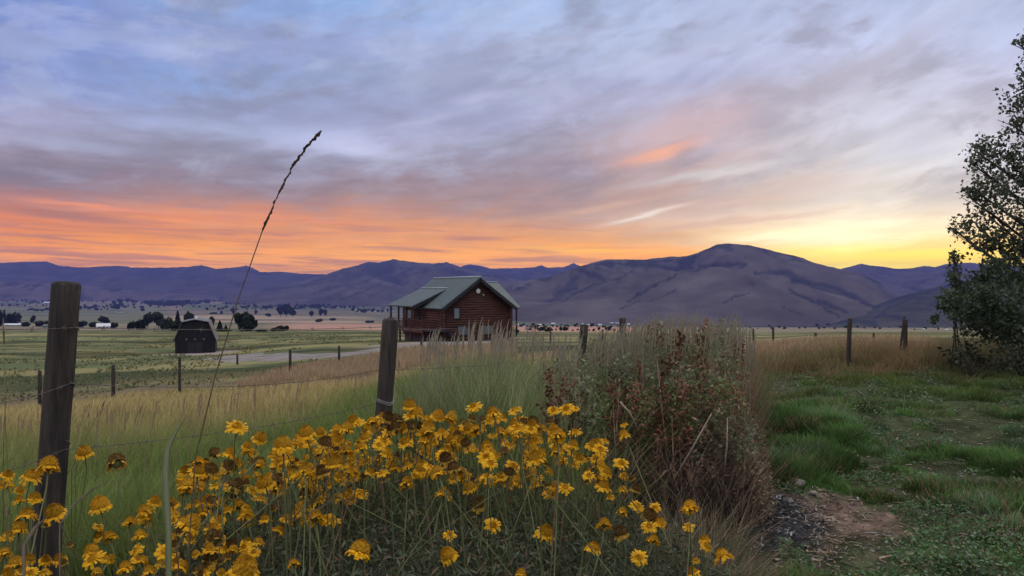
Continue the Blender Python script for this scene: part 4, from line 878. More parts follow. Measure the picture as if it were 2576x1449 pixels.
def thicket_leaves():
    r = np.random.default_rng(44); n = 150000; px = r.uniform(1370, 1925, n)+12*r.normal(size=n); t = r.uniform(4.55, 6.6, n); x = (px-CX)/F*t; g = terrain(x, t)
    top = np.interp(px, [1370, 1400, 1500, 1600, 1700, 1800, 1840, 1880, 1905, 1935], [925, 905, 868, 846, 842, 832, 850, 915, 1030, 1150])
    near = np.interp(t, [4.55, 5.3], [1, 0]); top = top+near*130+70*(fbm(x*3.2, t*2.0, 3, 49)-.45)
    hm_ = CAMZ-(top-CY)/F*t-g; cl = fbm(x*7, t*7, 2, 45); z = g+hm_*r.random(n)**np.where(px > 1780, 1.0, .75)*(.72+.42*cl); k = hm_ > .1; x, t, z, px = x[k], t[k], z[k], px[k]; n = len(x)
    P = np.stack([x, t, z], 1); q = fbm(x*9+z*6, z*5+t*6, 3, 46); k = q > .40; P = P[k]; q = q[k]; n = len(P)
    D = r.normal(size=(n, 3)); D /= np.linalg.norm(D, axis=1)[:, None]; U = np.cross(D, r.normal(size=(n, 3))); U /= np.linalg.norm(U, axis=1)[:, None]; s = .012+.030*r.random((n, 1))
    V = np.stack([P, P+D*s*.5+U*s*.2, P+D*s, P+D*s*.5-U*s*.2], 1).reshape(-1, 3); T = np.arange(4*n).reshape(n, 4)
    m1 = fbm(P[:, 0]*3.3, P[:, 1]*3+P[:, 2]*2.6, 3, 47)[:, None]; m2 = fbm(P[:, 0]*4+5, P[:, 2]*5, 3, 48)[:, None]
    green = np.array([.15, .21, .075]); grey = np.array([.20, .225, .135]); brown = np.array([.27, .17, .105]); rust = np.array([.20, .10, .06])
    c = np.where((m1 > .53)&(r.random((n, 1)) < .42), brown, np.where(m2 > .5, green, grey)); c = np.where((m2 > .57)&(r.random((n, 1)) < .45), rust, c); c = np.where(r.random((n, 1)) < .15, np.array([.34, .26, .18]), c); lowb = (P[:, 2:3] < .45); c = np.where(lowb&(r.random((n, 1)) < .7), np.where(r.random((n, 1)) < .4, np.array([.33, .23, .16]), brown*.7), c); c = c*(.5+r.random((n, 1)))
    obj('thicket_leaves', npmesh('thicket_leaves', V, T, np.repeat(c, 4, 0), [M_leafy]), kind='stuff', label='small curled leaves and seeds filling the weed thicket, grey-green to rust', category='weeds')
thicket_leaves()
# lawn
def lawn(n, t0, t1, px0, px1, seed, hh, name, label):
    x, t, px, r = scatter(int(n*1.6), px0, px1, t0, t1, seed, 1.15)
    lump = fbm(x*1.9, t*1.9, 3, 91); r3 = np.random.default_rng(seed+1)
    ddx, ddy = W3(2040, 4.8); d1 = np.hypot((x-ddx)/.62, (t-ddy)/.62)+.9*(fbm(x*3, t*3, 3, 31)-.5)
    ddx, ddy = W3(1890, 4.9); d2 = np.hypot((x-ddx)/.5, (t-ddy)/.85)+.7*(fbm(x*3, t*3, 3, 35)-.5)
    ddx, ddy = W3(2560, 4.7); d3 = np.hypot((x-ddx)/.9, (t-ddy)/.40)+1.3*(fbm(x*2.5, t*2.5, 3, 33)-.5)
    left = np.interp(t, [3.0, 4.2, 5, 6, 8, 14], [2000, 1880, 1900, 1885, 1895, 1880]); keep = (px > left)&((d1 > .95)|(r3.random(len(x)) < .25*sst(.50, .62, fbm(x*7, t*7, 2, 39)))|(r3.random(len(x)) < .5*sst(.6, 1.0, d1)))&(d2 > .9)&((d3 > .8)|(r3.random(len(x)) < .12))&(r3.random(len(x)) < sst(.30, .50, lump)*.35+.65+sst(6, 8, t)*.5)
    x, t, px, lump = x[keep], t[keep], px[keep], lump[keep]
    h = hh*(.3+1.0*r3.random(len(x))**1.5)*(.35+1.6*sst(.38, .68, lump))
    sil = .75*sst(.56, .68, fbm(x*2.3+4, t*2.6, 3, 95))[:, None]*(r3.random((len(x), 1)) < .6); far = sst(8, 13, t)[:, None]
    lp2 = sst(.40, .60, fbm(x*3.1, t*3.1, 3, 97))[:, None]; g1 = (np.array([.085, .165, .042])*(1-sil)+np.array([.17, .23, .15])*sil)*(.45+.75*lp2); g1 = g1*(1-far)+np.array([.12, .15, .04])*far
    brown = (r3.random(len(x)) < .04+.22*(fbm(x*1.4+3, t*1.4, 3, 98) > .60))[:, None]; g1 = np.where(brown, np.array([.22, .15, .09]), g1)
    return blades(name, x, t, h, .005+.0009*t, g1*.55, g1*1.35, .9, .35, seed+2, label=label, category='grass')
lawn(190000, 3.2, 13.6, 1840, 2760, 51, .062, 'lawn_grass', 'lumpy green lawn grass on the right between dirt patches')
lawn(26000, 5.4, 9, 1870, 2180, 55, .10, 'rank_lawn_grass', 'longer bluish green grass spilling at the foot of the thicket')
def weeds():
    r = np.random.default_rng(99); n = 70000; px = r.uniform(1840, 2700, n); t = 3.3*(13/3.3)**r.random(n); x = (px-CX)/F*t
    cl = fbm(x*2.2, t*2.2, 3, 101); left = np.interp(t, [3.0, 4.2, 5, 6, 8, 14], [2000, 1960, 1960, 1900, 1895, 1880]); dx, dy = W3(2040, 4.8); dd = np.hypot((x-dx)/.62, (t-dy)/.62)+.9*(fbm(x*3, t*3, 3, 31)-.5)
    k = (cl > .52)&(px > left)&((dd > .9)|(r.random(n) < .05+.4*sst(.6, .95, dd))); x, t = x[k], t[k]; n = len(x); z = terrain(x, t)+r.random(n)**1.4*.11*sst(.5, .7, cl[k])+.006
    P = np.stack([x, t, z], 1); D = r.normal(size=(n, 3))*np.array([1, 1, .45]); D /= np.linalg.norm(D, axis=1)[:, None]; U = np.cross(D, r.normal(size=(n, 3))); U /= np.linalg.norm(U, axis=1)[:, None]; s_ = (.012+.018*r.random((n, 1)))*(.7+.06*t[:, None])
    V = np.stack([P-D*s_*.5, P+U*s_*.32, P+D*s_*.5, P-U*s_*.32], 1).reshape(-1, 3); c = np.array([.10, .18, .07])*(.4+1.0*r.random((n, 1))); c = np.where(r.random((n, 1)) < .10, np.array([.25, .17, .11]), c); c = np.where(r.random((n, 1)) < .10, np.array([.22, .27, .20]), c)
    obj('lawn_weeds', npmesh('lawn_weeds', V, np.arange(4*n).reshape(n, 4), np.repeat(c, 4, 0), [M_leafy]), kind='stuff', label='low leafy weeds and dead leaves scattered through the lawn', category='weeds')
weeds()
# rough tufts in the pasture below the fence
x, t, px, r = scatter(38000, -350, 1000, 33, 190, 141, 1.0); k = (fbm(x*.16, t*.07, 4, 142) > .50)&(fbm(x*.5, t*.3, 3, 144) > .45)&(np.random.default_rng(5).random(len(x)) < .35+.65*sst(45, 90, t)); x, t, px = x[k], t[k], px[k]; r3 = np.random.default_rng(143)
rx, ry = W3(491, 88); k = (np.hypot(x-rx, t-ry) > 6)&~((px > 560)&(t > 58)&(t < 80)); x, t, px = x[k], t[k], px[k]; n_ = len(x)
c = np.where(r3.random((n_, 1)) < .35, np.array([.30, .25, .13]), np.array([.13, .15, .065])); blades('pasture_tufts', x, t, .06+.20*r3.random(n_)**2, .03+.003*t, c*.8, c*1.1, .8, .4, 145, label='rough darker and straw tufts dotted over the green pasture', category='grass')
def litter():
    r = np.random.default_rng(171); n = 5200; px = np.concatenate([r.normal(2035, 75, 1600), r.uniform(1880, 2640, n-1600)]); t = np.concatenate([r.normal(4.75, .45, 1600), 3.4*(9/3.4)**r.random(n-1600)]); k = (t > 3.3)&(px > 1930); px, t = px[k], t[k]; n = len(px); x = (px-CX)/F*t
    z = terrain(x, t)+.004+.012*r.random(n); a = r.random(n)*PI; L = (.006+.035*r.random(n)**2.2)[:, None]; P = np.stack([x, t, z], 1); D = np.stack([np.cos(a), np.sin(a), .12*r.normal(size=n)], 1); U = np.stack([-np.sin(a), np.cos(a), .3*r.normal(size=n)], 1); w_ = (.0015+.005*r.random(n)**2)[:, None]
    V = np.stack([P-D*L-U*w_, P+D*L-U*w_*.6, P+D*L*.9+U*w_, P-D*L*.95+U*w_], 1).reshape(-1, 3); g_ = r.random((n, 1)); c = np.where(g_ < .45, np.array([.36, .27, .19]), np.where(g_ < .75, np.array([.06, .045, .038]), np.array([.20, .19, .17])))*(.6+.7*r.random((n, 1)))
    obj('dry_litter', npmesh('dry_litter', V, np.arange(4*n).reshape(n, 4), np.repeat(c, 4, 0), [M_leafy]), kind='stuff', label='straw bits, clods and twigs scattered over the dirt and lawn', category='litter')
litter()
x, t, px, r = scatter(42000, 1880, 2760, 12.2, 30, 61, 1.3); r3 = np.random.default_rng(62); nn = fbm(x*.9, t*.6, 3, 63); far = sst(2300, 2420, px)[:, None]
h = (.12+.36*r3.random(len(x)))*(.4+nn)*sst(12.0, 14.0, t+(nn-.5)*2)*(1-.4*sst(18, 30, t)); ff = sst(14, 19, t)[:, None]; c = np.where((nn+.25*(r3.random(len(x))-.5) > .52)[:, None], np.array([.40, .28, .17]), np.array([.27, .24, .13]))*ff+np.where((nn+.3*(r3.random(len(x))-.5) > .55)[:, None], np.array([.26, .18, .09]), np.array([.15, .16, .065]))*(1-ff); c = c*(1-.6*far)+np.array([.07, .085, .04])*.6*far
blades('dry_grass_band', x, t, h, .004+.0009*t, c*.55, c*1.15, .85, .5, 64, label='golden dry grass band beyond the green lawn at the right fence', category='grass')

# ================================================================ FLOWER BED FOLIAGE (stuff)
x, t, px, r = scatter(70000, -300, 1960, 1.25, 4.1, 71, 1.4)
zt = CAMZ-(np.interp(px, [-300, 0, 300, 450, 700, 1000, 1400, 1600, 1800, 1960], [1330, 1290, 1290, 1200, 1110, 1060, 1085, 1180, 1330, 1430])-CY)/F*3.0
lim = np.interp(px, [-300, 0, 350, 450, 700, 1000, 1400, 1600, 1800, 1960], [2.1, 2.3, 2.4, 2.9, 3.2, 3.5, 3.5, 3.4, 3.2, 2.9]); k = t < lim; x, t, px, lim = x[k], t[k], px[k], lim[k]
r3 = np.random.default_rng(72); hgt = np.interp(px, [-300, 350, 700, 1300, 1600, 1800, 1960], [.58, .60, .72, .72, .58, .44, .36]); h = hgt*(.45+.55*r3.random(len(x))**.7)
c = np.where((r3.random((len(x), 1)) < .72), np.array([.13, .15, .085]), np.array([.22, .18, .13])); c = np.where((r3.random((len(x), 1)) < .10), np.array([.055, .095, .03]), c)
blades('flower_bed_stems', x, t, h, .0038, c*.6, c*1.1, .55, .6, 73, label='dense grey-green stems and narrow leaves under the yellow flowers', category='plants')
def bedleaves():
    r = np.random.default_rng(74); n = 120000; px = r.uniform(-300, 1960, n); t = r.uniform(1.3, 3.5, n)
    lim = np.interp(px, [-300, 0, 350, 450, 700, 1000, 1400, 1600, 1800, 1960], [2.1, 2.3, 2.4, 2.9, 3.2, 3.5, 3.5, 3.4, 3.2, 2.9]); k = t < lim; px, t = px[k], t[k]; n = len(px)
    x = (px-CX)/F*t; hg = np.interp(px, [-300, 350, 700, 1300, 1600, 1800, 1960], [.56, .58, .69, .69, .56, .42, .32]); z = terrain(x, t)+hg*r.uniform(.15, .98, n)**.8
    P = np.stack([x, t, z], 1); D = r.normal(size=(n, 3))*np.array([1, 1, .5])+np.array([0, 0, .55]); D /= np.linalg.norm(D, axis=1)[:, None]
    s = (.018+.030*r.random((n, 1))); U = np.cross(D, r.normal(size=(n, 3))); U /= np.linalg.norm(U, axis=1)[:, None]
    V = np.stack([P, P+D*s*.5+U*s*.10, P+D*s, P+D*s*.5-U*s*.10], 1).reshape(-1, 3); T = np.arange(4*n).reshape(n, 4)
    c = np.array([.098, .120, .072])*(.35+1.1*r.random((n, 1))); c = np.where(r.random((n, 1)) < .12, np.array([.20, .14, .08]), c)
    obj('flower_bed_leaves', npmesh('flower_bed_leaves', V, T, np.repeat(c, 4, 0), [M_leafy]), kind='stuff', label='small grey-green leaves filling the flower bed', category='plants')
bedleaves()
# ragged brown growth at the right end of the bed
x, t, px, r = scatter(11000, 1600, 1925, 2.5, 4.0, 75, 1.2); k = px < np.interp(t, [2.5, 3.4, 4.0], [1925, 1890, 1830]); x, t, px = x[k], t[k], px[k]; h = np.interp(px, [1620, 1800, 1925], [.46, .44, .26])*(.3+.8*np.random.default_rng(76).random(len(x)))
c = np.where((np.random.default_rng(77).random((len(x), 1)) < .5), np.array([.34, .235, .16]), np.array([.12, .14, .075])); blades('withered_plants', x, t, h, .008, c*.6, c, 1.1, .4, 78, label='withered brown plants at the right end of the flower bed', category='plants')

# ================================================================ YELLOW FLOWERS
def flower_proto(kind, seed):
    r = random.Random(seed); D = .062
    e = thing('yellow_flower', 'x', 'flower', (0, 0, 0), 0, 'yellow flowers of the bed')
    npet = {'star': 13, 'dome': 16, 'open': 15, 'spent': 7, 'ragged': 10}[kind]; pet = MB()
    R0 = .014 if kind != 'dome' else .018
    drop = {'star': .0, 'dome': -.75, 'open': -.40, 'spent': -1.0, 'ragged': -.5}[kind]; Lp = {'star': .019, 'dome': .011, 'open': .014, 'spent': .007, 'ragged': .013}[kind]
    for ly in range(3):
        for i in range(npet):
            a = 2*PI*(i+.5*ly)/npet+r.uniform(-.1, .1); L = Lp*r.uniform(.8, 1.15); w = .0052*r.uniform(.6, 1.25); dz = (drop+r.uniform(-.55, .45)-.25*ly)
            if r.random() < .12: continue
            L *= r.uniform(.75, 1.15)
            ca, sa = math.cos(a), math.sin(a); tx, ty = -sa, ca
            def q(rr, s, z): return (ca*rr+tx*s, sa*rr+ty*s, z)
            z1 = dz*L*.45; z2 = dz*L
            pet.add([q(R0*.7, -w*.4, 0), q(R0*.7, w*.4, 0), q(R0+L*.55, -w*.7, z1+.001), q(R0+L*.55, w*.7, z1), q(R0+L, -w*.75, z2), q(R0+L*.9, -w*.15, z2*.92), q(R0+L*1.03, w*.05, z2), q(R0+L*.9, w*.3, z2*.93), q(R0+L*.97, w*.8, z2)],
                    [(0, 1, 3, 2), (2, 5, 4), (2, 3, 7, 5), (5, 7, 6), (3, 8, 7)])
    pm_ = {'star': M_petalb, 'dome': M_petal, 'open': M_petal, 'spent': M_fade, 'ragged': M_petal}[kind]
    obj('petals', pet.mesh('petals', pm_, True), e)
    hh = {'star': .009, 'dome': .023, 'open': .017, 'spent': .018, 'ragged': .016}[kind]; RR = {'star': .012, 'dome': .021, 'open': .016, 'spent': .017, 'ragged': .016}[kind]
    d = MB(); nR = 7; nA = 20; vs = []; 
    for i in range(nR):
        f = i/(nR-1)*PI/2
        for k in range(nA):
            j = 1+.10*((i+k) % 2)*(1 if i < nR-1 else 0)+r.uniform(-.04, .04); vs.append((math.cos(f)*RR*j*math.cos(2*PI*k/nA), math.cos(f)*RR*j*math.sin(2*PI*k/nA), math.sin(f)*hh*j-.001))
    d.add(vs, [(i*nA+k, i*nA+(k+1) % nA, (i+1)*nA+(k+1) % nA, (i+1)*nA+k) for i in range(nR-1) for k in range(nA)])
    for i in range(260):   # fuzz of florets
        f = math.acos(r.random()**.8) if r.random() < .5 else r.uniform(0, PI/2); a = r.uniform(0, 2*PI); b = Vector((math.cos(f)*RR*math.cos(a), math.cos(f)*RR*math.sin(a), math.sin(f)*hh)); n_ = Vector((b.x, b.y, b.z*1.6+.002)).normalized(); s = .0012; tt = n_.orthogonal().normalized()*s
        d.add([b-tt, b+tt, b+n_*r.uniform(.0035, .0065)], [(0, 1, 2)])
    obj('disc', d.mesh('disc', {'spent': M_spent}.get(kind, M_disc) if kind != 'star' else mat('golden_disc', (.80,.46,.02), (.68,.34,.02), 200, rough=.9, bump=.5)), e)
    c = MB(); c.tube([(0, 0, -.012), (0, 0, -.005), (0, 0, -.001)], [.003, .011, .012], 10); obj('calyx', c.mesh('calyx', M_stem, True), e)
    return e
KN = ['star', 'dome', 'open', 'spent', 'ragged']
PROT = {k: [flower_proto(k, 10*i+j) for j in range(2)] for i, k in enumerate(KN)}
used = set()
sA = [(570,610,125,'dome'),(790,680,135,'spent'),(330,700,150,'dome'),(215,770,140,'ragged'),(40,820,110,'ragged'),(235,920,130,'open'),(370,1020,160,'dome'),(180,1030,140,'open'),(130,1130,120,'dome'),(680,970,150,'dome'),(1610,430,150,'star'),(1765,510,110,'dome'),(1920,560,170,'dome'),(1680,595,120,'open'),(1560,620,110,'open'),(1460,620,90,'spent'),(2080,480,130,'dome'),(1350,670,110,'open'),(1255,735,110,'open'),(1270,840,130,'dome'),(1235,790,90,'dome'),(1760,690,100,'spent'),(2190,600,110,'ragged'),(2070,745,140,'open'),(1795,820,150,'dome'),(1590,840,130,'spent'),(1050,940,110,'ragged'),(980,1010,140,'open'),(880,1080,110,'open'),(990,1070,130,'ragged'),(950,1170,120,'open'),(1290,1100,180,'dome'),(1620,970,130,'open'),(1540,1000,100,'ragged'),(2050,990,130,'dome'),(2140,1050,150,'open'),(1950,1060,110,'ragged'),(2220,1060,110,'star'),(1130,1280,160,'star'),(630,1330,160,'star'),(620,1280,120,'dome'),(750,1330,90,'open'),(110,1370,160,'open'),(200,1330,100,'ragged'),(400,1330,100,'ragged'),(850,1390,130,'open'),(1660,1400,220,'dome'),(1360,1400,80,'star'),(1990,1360,100,'open'),(680,1170,110,'ragged'),(2250,780,100,'open'),(1890,640,90,'ragged'),(1995,690,90,'spent'),(1800,1060,100,'open'),(1450,1200,140,'spent'),(1400,930,100,'ragged'),(1330,950,90,'open'),(2270,500,110,'open'),(60,1430,130,'open'),(2290,460,100,'dome'),(30,1290,110,'ragged')]
sB = [(575,290,110,'dome'),(620,345,110,'dome'),(765,360,110,'dome'),(860,355,90,'open'),(1010,295,120,'star'),(1140,340,120,'ragged'),(1290,320,110,'star'),(1110,390,100,'open'),(390,370,100,'open'),(320,400,110,'open'),(150,450,110,'dome'),(470,445,110,'spent'),(690,475,120,'dome'),(940,470,80,'dome'),(860,450,70,'open'),(240,570,120,'open'),(140,600,110,'dome'),(60,650,110,'open'),(545,540,120,'open'),(850,530,100,'dome'),(890,570,90,'open'),(980,580,110,'star'),(1190,470,110,'open'),(1310,445,130,'star'),(1410,410,100,'spent'),(1700,470,100,'star'),(1570,495,150,'open'),(1430,530,100,'open'),(1400,575,110,'dome'),(1110,620,130,'dome'),(1570,600,110,'ragged'),(1600,660,90,'ragged'),(1275,700,120,'star'),(1430,650,160,'open'),(1405,700,110,'spent'),(1730,650,110,'open'),(1790,740,90,'ragged'),(1900,730,100,'open'),(2010,680,120,'star'),(1900,530,70,'star'),(2030,490,100,'ragged'),(2030,420,60,'star'),(220,770,100,'star'),(400,785,90,'spent'),(45,790,100,'ragged'),(660,715,130,'dome'),(560,815,130,'ragged'),(450,645,90,'open'),(560,635,90,'open'),(935,765,110,'spent'),(980,850,120,'dome'),(1045,960,120,'spent'),(810,890,130,'open'),(1120,810,80,'star'),(1180,770,80,'star'),(1500,840,80,'spent'),(1530,890,110,'open'),(1890,840,130,'open'),(2020,860,80,'ragged'),(2110,860,80,'spent'),(1140,1100,130,'star'),(845,1165,100,'star'),(50,1070,130,'star'),(235,1280,180,'dome'),(835,1305,140,'dome'),(1500,1150,150,'ragged'),(1895,1095,130,'open'),(2010,1160,120,'spent'),(1825,1255,120,'ragged'),(2130,1320,120,'star'),(2230,1200,110,'open'),(2200,1110,110,'star'),(2200,1040,110,'spent'),(2120,970,110,'star'),(2020,1010,90,'ragged'),(2240,980,80,'star'),(1330,1435,90,'dome'),(1050,460,80,'spent'),(1640,310,110,'star'),(1550,320,90,'star'),(1700,310,60,'star'),(1250,480,90,'open'),(700,560,90,'ragged'),(330,470,100,'open')]
sC = [(50,980,150,'open'),(40,1110,90,'star'),(150,1200,100,'open'),(270,1310,160,'open'),(70,1420,100,'ragged')]
FL = [(X*.3706, 912+Y*.3706, w*.3706, k, True) for X, Y, w, k in sA]+[(817.6+X*.3706, 912+Y*.3706, w*.3706, k, True) for X, Y, w, k in sB]+[(1717+X*.3706, 912+Y*.3706, w*.3706, k, True) for X, Y, w, k in sC]
rf = random.Random(12)
def inbed(px, row):
    up = np.interp(px, [0, 100, 300, 420, 480, 620, 800, 900, 1050, 1300, 1450, 1560, 1640, 1760], [1170, 1240, 1300, 1260, 1150, 1110, 1080, 1040, 1030, 1040, 1060, 1140, 1260, 1330])
    lo = np.interp(px, [0, 300, 600, 800, 1000, 1250, 1500, 1600, 1700, 1800], [1449, 1449, 1449, 1300, 1190, 1220, 1230, 1290, 1400, 1440]); return up+8 < row < lo
while len(FL) < 298:
    px = rf.uniform(0, 1780) if rf.random() < .35 else rf.uniform(420, 1520); row = rf.uniform(1040, 1449)
    if inbed(px, row): FL.append((px, row, (30+(row-1040)*.05)*rf.uniform(.8, 1.1), rf.choice(['open', 'ragged', 'dome', 'open', 'star', 'spent']), False))
LAB = {'star': 'bright yellow flower in the bed with spread pointed petals and a small golden centre', 'dome': 'yellow flower in the bed with a high orange dome over drooping petals', 'open': 'yellow flower in the bed with a flat skirt of petals round an orange disc',
       'spent': 'spent flower in the bed, a brown dome with almost no petals left', 'ragged': 'ragged yellow flower in the bed with few drooping petals'}
SPEC = {(570,610): 'domed yellow flower standing alone right of the thick left post', (790,680): 'brown spent flower head in the open grass right of the thick left post', (330,700): 'yellow flower head overlapping the base of the thick left post', (1610,430): 'ragged star-shaped yellow flower standing highest and alone left of the bed top',
        (680,970): 'drooping yellow flower alone in green grass below the spent brown head', (1660,1400): 'largest shaggy yellow flower, at the bottom edge left of centre', (370,1020): 'large yellow flower tilted over the very foot of the thick left post', (1130,1280): 'bright yellow flower near the bottom, just right of the broad pale blade'}
SPECB = {(235,1280): 'big orange-domed yellow flower alone in dark foliage near the bottom centre-left', (835,1305): 'domed yellow flower directly below a small bright one at bottom centre', (845,1165): 'small bright yellow flower just above a domed one at bottom centre', (1700,470): 'bright flat-topped yellow flower alone against the dead weeds',
         (1010,295): 'shaggy pale yellow flower at the top edge of the bed, right of the rounded post', (2030,490): 'pale ragged yellow flower farthest right among the dead weeds', (1330,1435): 'yellow flower cut by the bottom edge in the middle', (1140,1100): 'tilted bright yellow flower above the dark foliage, bottom centre', (1640,310): 'pale yellow flower at the top right of the bed before the rust weeds'}
SP2 = {(round(X*.3706), round(912+Y*.3706)): v for (X, Y), v in SPEC.items()}; SP2.update({(round(817.6+X*.3706), round(912+Y*.3706)): v for (X, Y), v in SPECB.items()})
ORD = ['first','second','third','fourth','fifth','sixth','seventh','eighth','ninth','tenth','eleventh','twelfth','thirteenth','fourteenth','fifteenth','sixteenth','seventeenth','eighteenth','nineteenth','twentieth','twenty-first','twenty-second','twenty-third','twenty-fourth','twenty-fifth','twenty-sixth','twenty-seventh','twenty-eighth','twenty-ninth','thirtieth','thirty-first','thirty-second','thirty-third','thirty-fourth','thirty-fifth','thirty-sixth']
def bedpart(px, row):
    if px < 330: return 'beside the thick left post' if row < 1290 else 'low in the left corner'
    if px < 620: return 'high in the left arm of the bed' if row < 1250 else 'low in the left arm of the bed'
    if px > 1440: return 'high at the right end of the bed' if row < 1240 else 'low at the right end of the bed'
    if row < 1085: return 'on the upper left rim of the bed' if px < 1040 else 'on the upper right rim of the bed'
    if row < 1165: return 'left of the middle, upper bed' if px < 1040 else 'right of the middle, upper bed'
    if row < 1250: return 'left of the middle, central bed' if px < 1040 else 'right of the middle, central bed'
    return 'left of the middle, lower bed' if px < 1040 else 'right of the middle, lower bed'
KW_ = 0
KW = {'star': 'bright spread', 'dome': 'high-domed', 'open': 'flat-skirted', 'spent': 'spent brown', 'ragged': 'ragged'}
cells = {}
for f_ in FL:
    if (round(f_[0]), round(f_[1])) not in SP2: cells.setdefault((f_[3], bedpart(f_[0], f_[1])), []).append(f_)
LABS = {}
for (kk, part), ls in cells.items():
    for n_, f_ in enumerate(sorted(ls)): LABS[f_[:2]] = ('the only %s yellow flower %s' % (KW[kk], part)) if len(ls) == 1 else '%s yellow flower, %s from left, %s' % (KW[kk], ORD[n_], part)
for i, (px, row, sz, kind, known) in enumerate(FL):
    Dm = {'star': .062, 'dome': .056, 'open': .056, 'spent': .040, 'ragged': .052}[kind]
    t = .064*F/sz if known else F*rf.uniform(.50, .60)/(row-CY)
    if not known:
        sz = rf.uniform(30, 44)
        if row > 1200: t = .062*F/sz
    sz *= .93; drop = (row-CY)/F*t
    dmax = float(np.interp(px, [1300, 1500, 1800], [.73, .80, .98]))
    if drop > dmax: t *= dmax/drop
    if (row-CY)/F*t < .40: t *= .40/((row-CY)/F*t)
    t = min(t, 3.9)
    pos = Vector(((px-CX)/F*t, t, CAMZ-(row-CY)/F*t)); s = sz/F*t/Dm*rf.uniform(.95, 1.05)
    lab = SP2.get((round(px), round(row))) or LABS[(px, row)]; lab = lab.replace('spent brown yellow', 'spent brown'); grp = {'star': 'bright open yellow flowers', 'dome': 'domed yellow flowers', 'open': 'flat skirted yellow flowers', 'spent': 'spent brown flower heads', 'ragged': 'ragged yellow flowers'}[kind]
    v = i % 2; pr = PROT[kind][v]; rot = (rf.uniform(-.5, .55)-(.15), rf.uniform(-.45, .45), rf.uniform(0, 6.28))
    if kind == 'star': rot = (rf.uniform(.1, .7), rf.uniform(-.4, .4), rot[2])
    Rm = Matrix.Rotation(rf.uniform(0, 6.28), 3, 'Z'); Rx = Matrix.Rotation(rot[0], 3, 'X') @ Matrix.Rotation(rot[1], 3, 'Y') @ Rm
    eul = Rx.to_euler()
    if (kind, v) not in used:
        used.add((kind, v)); f = pr; f.location = pos; f.rotation_euler = eul; f.scale = (s,)*3; f['label'] = lab; f['group'] = grp
    else: f = dup(pr, pos, eul, s, lab, grp)
    # its own stem from the ground up to the calyx
    g = tz(pos.x, pos.y); lx = rf.uniform(-.09, .09); ly = rf.uniform(-.03, .08); b = Vector((pos.x+lx, pos.y+ly, g)); n_ = Rx @ Vector((0, 0, 1)); c = pos-n_*.010*s
    st = MB(); c1 = c-n_*.05; pts = [b, b.lerp(c1, .4)+Vector((lx*.25, 0, .03)), b.lerp(c1, .75)+Vector((lx*.12, 0, .02)), c1, c]
    st.tube(pts, [.0024, .0022, .0019, .0018, .0026], 6)
    Mi = (Matrix.Translation(pos) @ eul.to_matrix().to_4x4() @ Matrix.Scale(s, 4)).inverted()
    st.v = [tuple(Mi @ Vector(p)) for p in st.v]; st.build('stem', M_stem if rf.random() < .75 else M_dry, f, True)

def more_flowers():
    r = np.random.default_rng(31); Vs = []; Fs = []; Ms = []; off = 0; me = bpy.data.meshes.new('more_yellow_flowers'); mats = [M_petal, M_disc, M_fade, M_spent]
    for m_ in mats: me.materials.append(m_)
    protos = []
    for k_ in KN:
        p = [c for c in PROT[k_][0].children if c.name.split('.')[0] in ('petals', 'disc')]; L = []
        for c in p:
            v = np.empty(len(c.data.vertices)*3, np.float32); c.data.vertices.foreach_get('co', v); L.append((v.reshape(-1, 3), [tuple(f.vertices) for f in c.data.polygons][:200 if c.name.startswith('disc') else None], (0 if k_ != 'spent' else 2) if c.name.startswith('petals') else (1 if k_ != 'spent' else 3)))
        protos.append(L)
    n = 0; tries = 0
    while n < 270 and tries < 5000:
        tries += 1; px = r.uniform(0, 1800) if r.random() < .3 else r.uniform(430, 1540); row = r.uniform(1050, 1449)
        if not inbed(px, row): continue
        if row > 1250 and r.random() < .55: continue
        sz = r.uniform(22, 36); t = .056*F/sz; dm = float(np.interp(px, [1300, 1500, 1800], [.70, .78, .95])); drop = (row-CY)/F*t
        if drop > dm: t *= dm/drop
        if (row-CY)/F*t < .46: t *= .46/((row-CY)/F*t)
        t = min(t, 3.6); n += 1; pos = np.array([(px-CX)/F*t, t, CAMZ-(row-CY)/F*t]); s_ = sz/F*t/.056
        Rm = np.array((Matrix.Rotation(r.uniform(-.6, .5), 3, 'X') @ Matrix.Rotation(r.uniform(-.5, .5), 3, 'Y') @ Matrix.Rotation(r.uniform(0, 6.28), 3, 'Z')))
        for v, f, m_ in protos[r.integers(0, 5)]:
            Vs.append((v @ Rm.T)*s_+pos); Fs += [tuple(i+off for i in q) for q in f]; Ms += [m_]*len(f); off += len(v)
        b = MB(); b.tube([pos-Rm[:, 2]*.006, pos-Rm[:, 2]*.05, (pos[0]+r.uniform(-.06, .06), pos[1]+r.uniform(-.02, .05), pos[2]-.4)], [.002, .0017, .002], 4); Vs.append(np.array(b.v)); Fs += [tuple(i+off for i in q) for q in b.f]; Ms += [4]*len(b.f); off += len(b.v)
    me.materials.append(M_stem); me.from_pydata(np.vstack(Vs).tolist(), [], Fs); me.polygons.foreach_set('material_index', Ms); me.update()
    obj('more_yellow_flowers', me, kind='stuff', label='the many smaller and half hidden yellow flower heads deeper in the bed', category='flowers')
more_flowers()

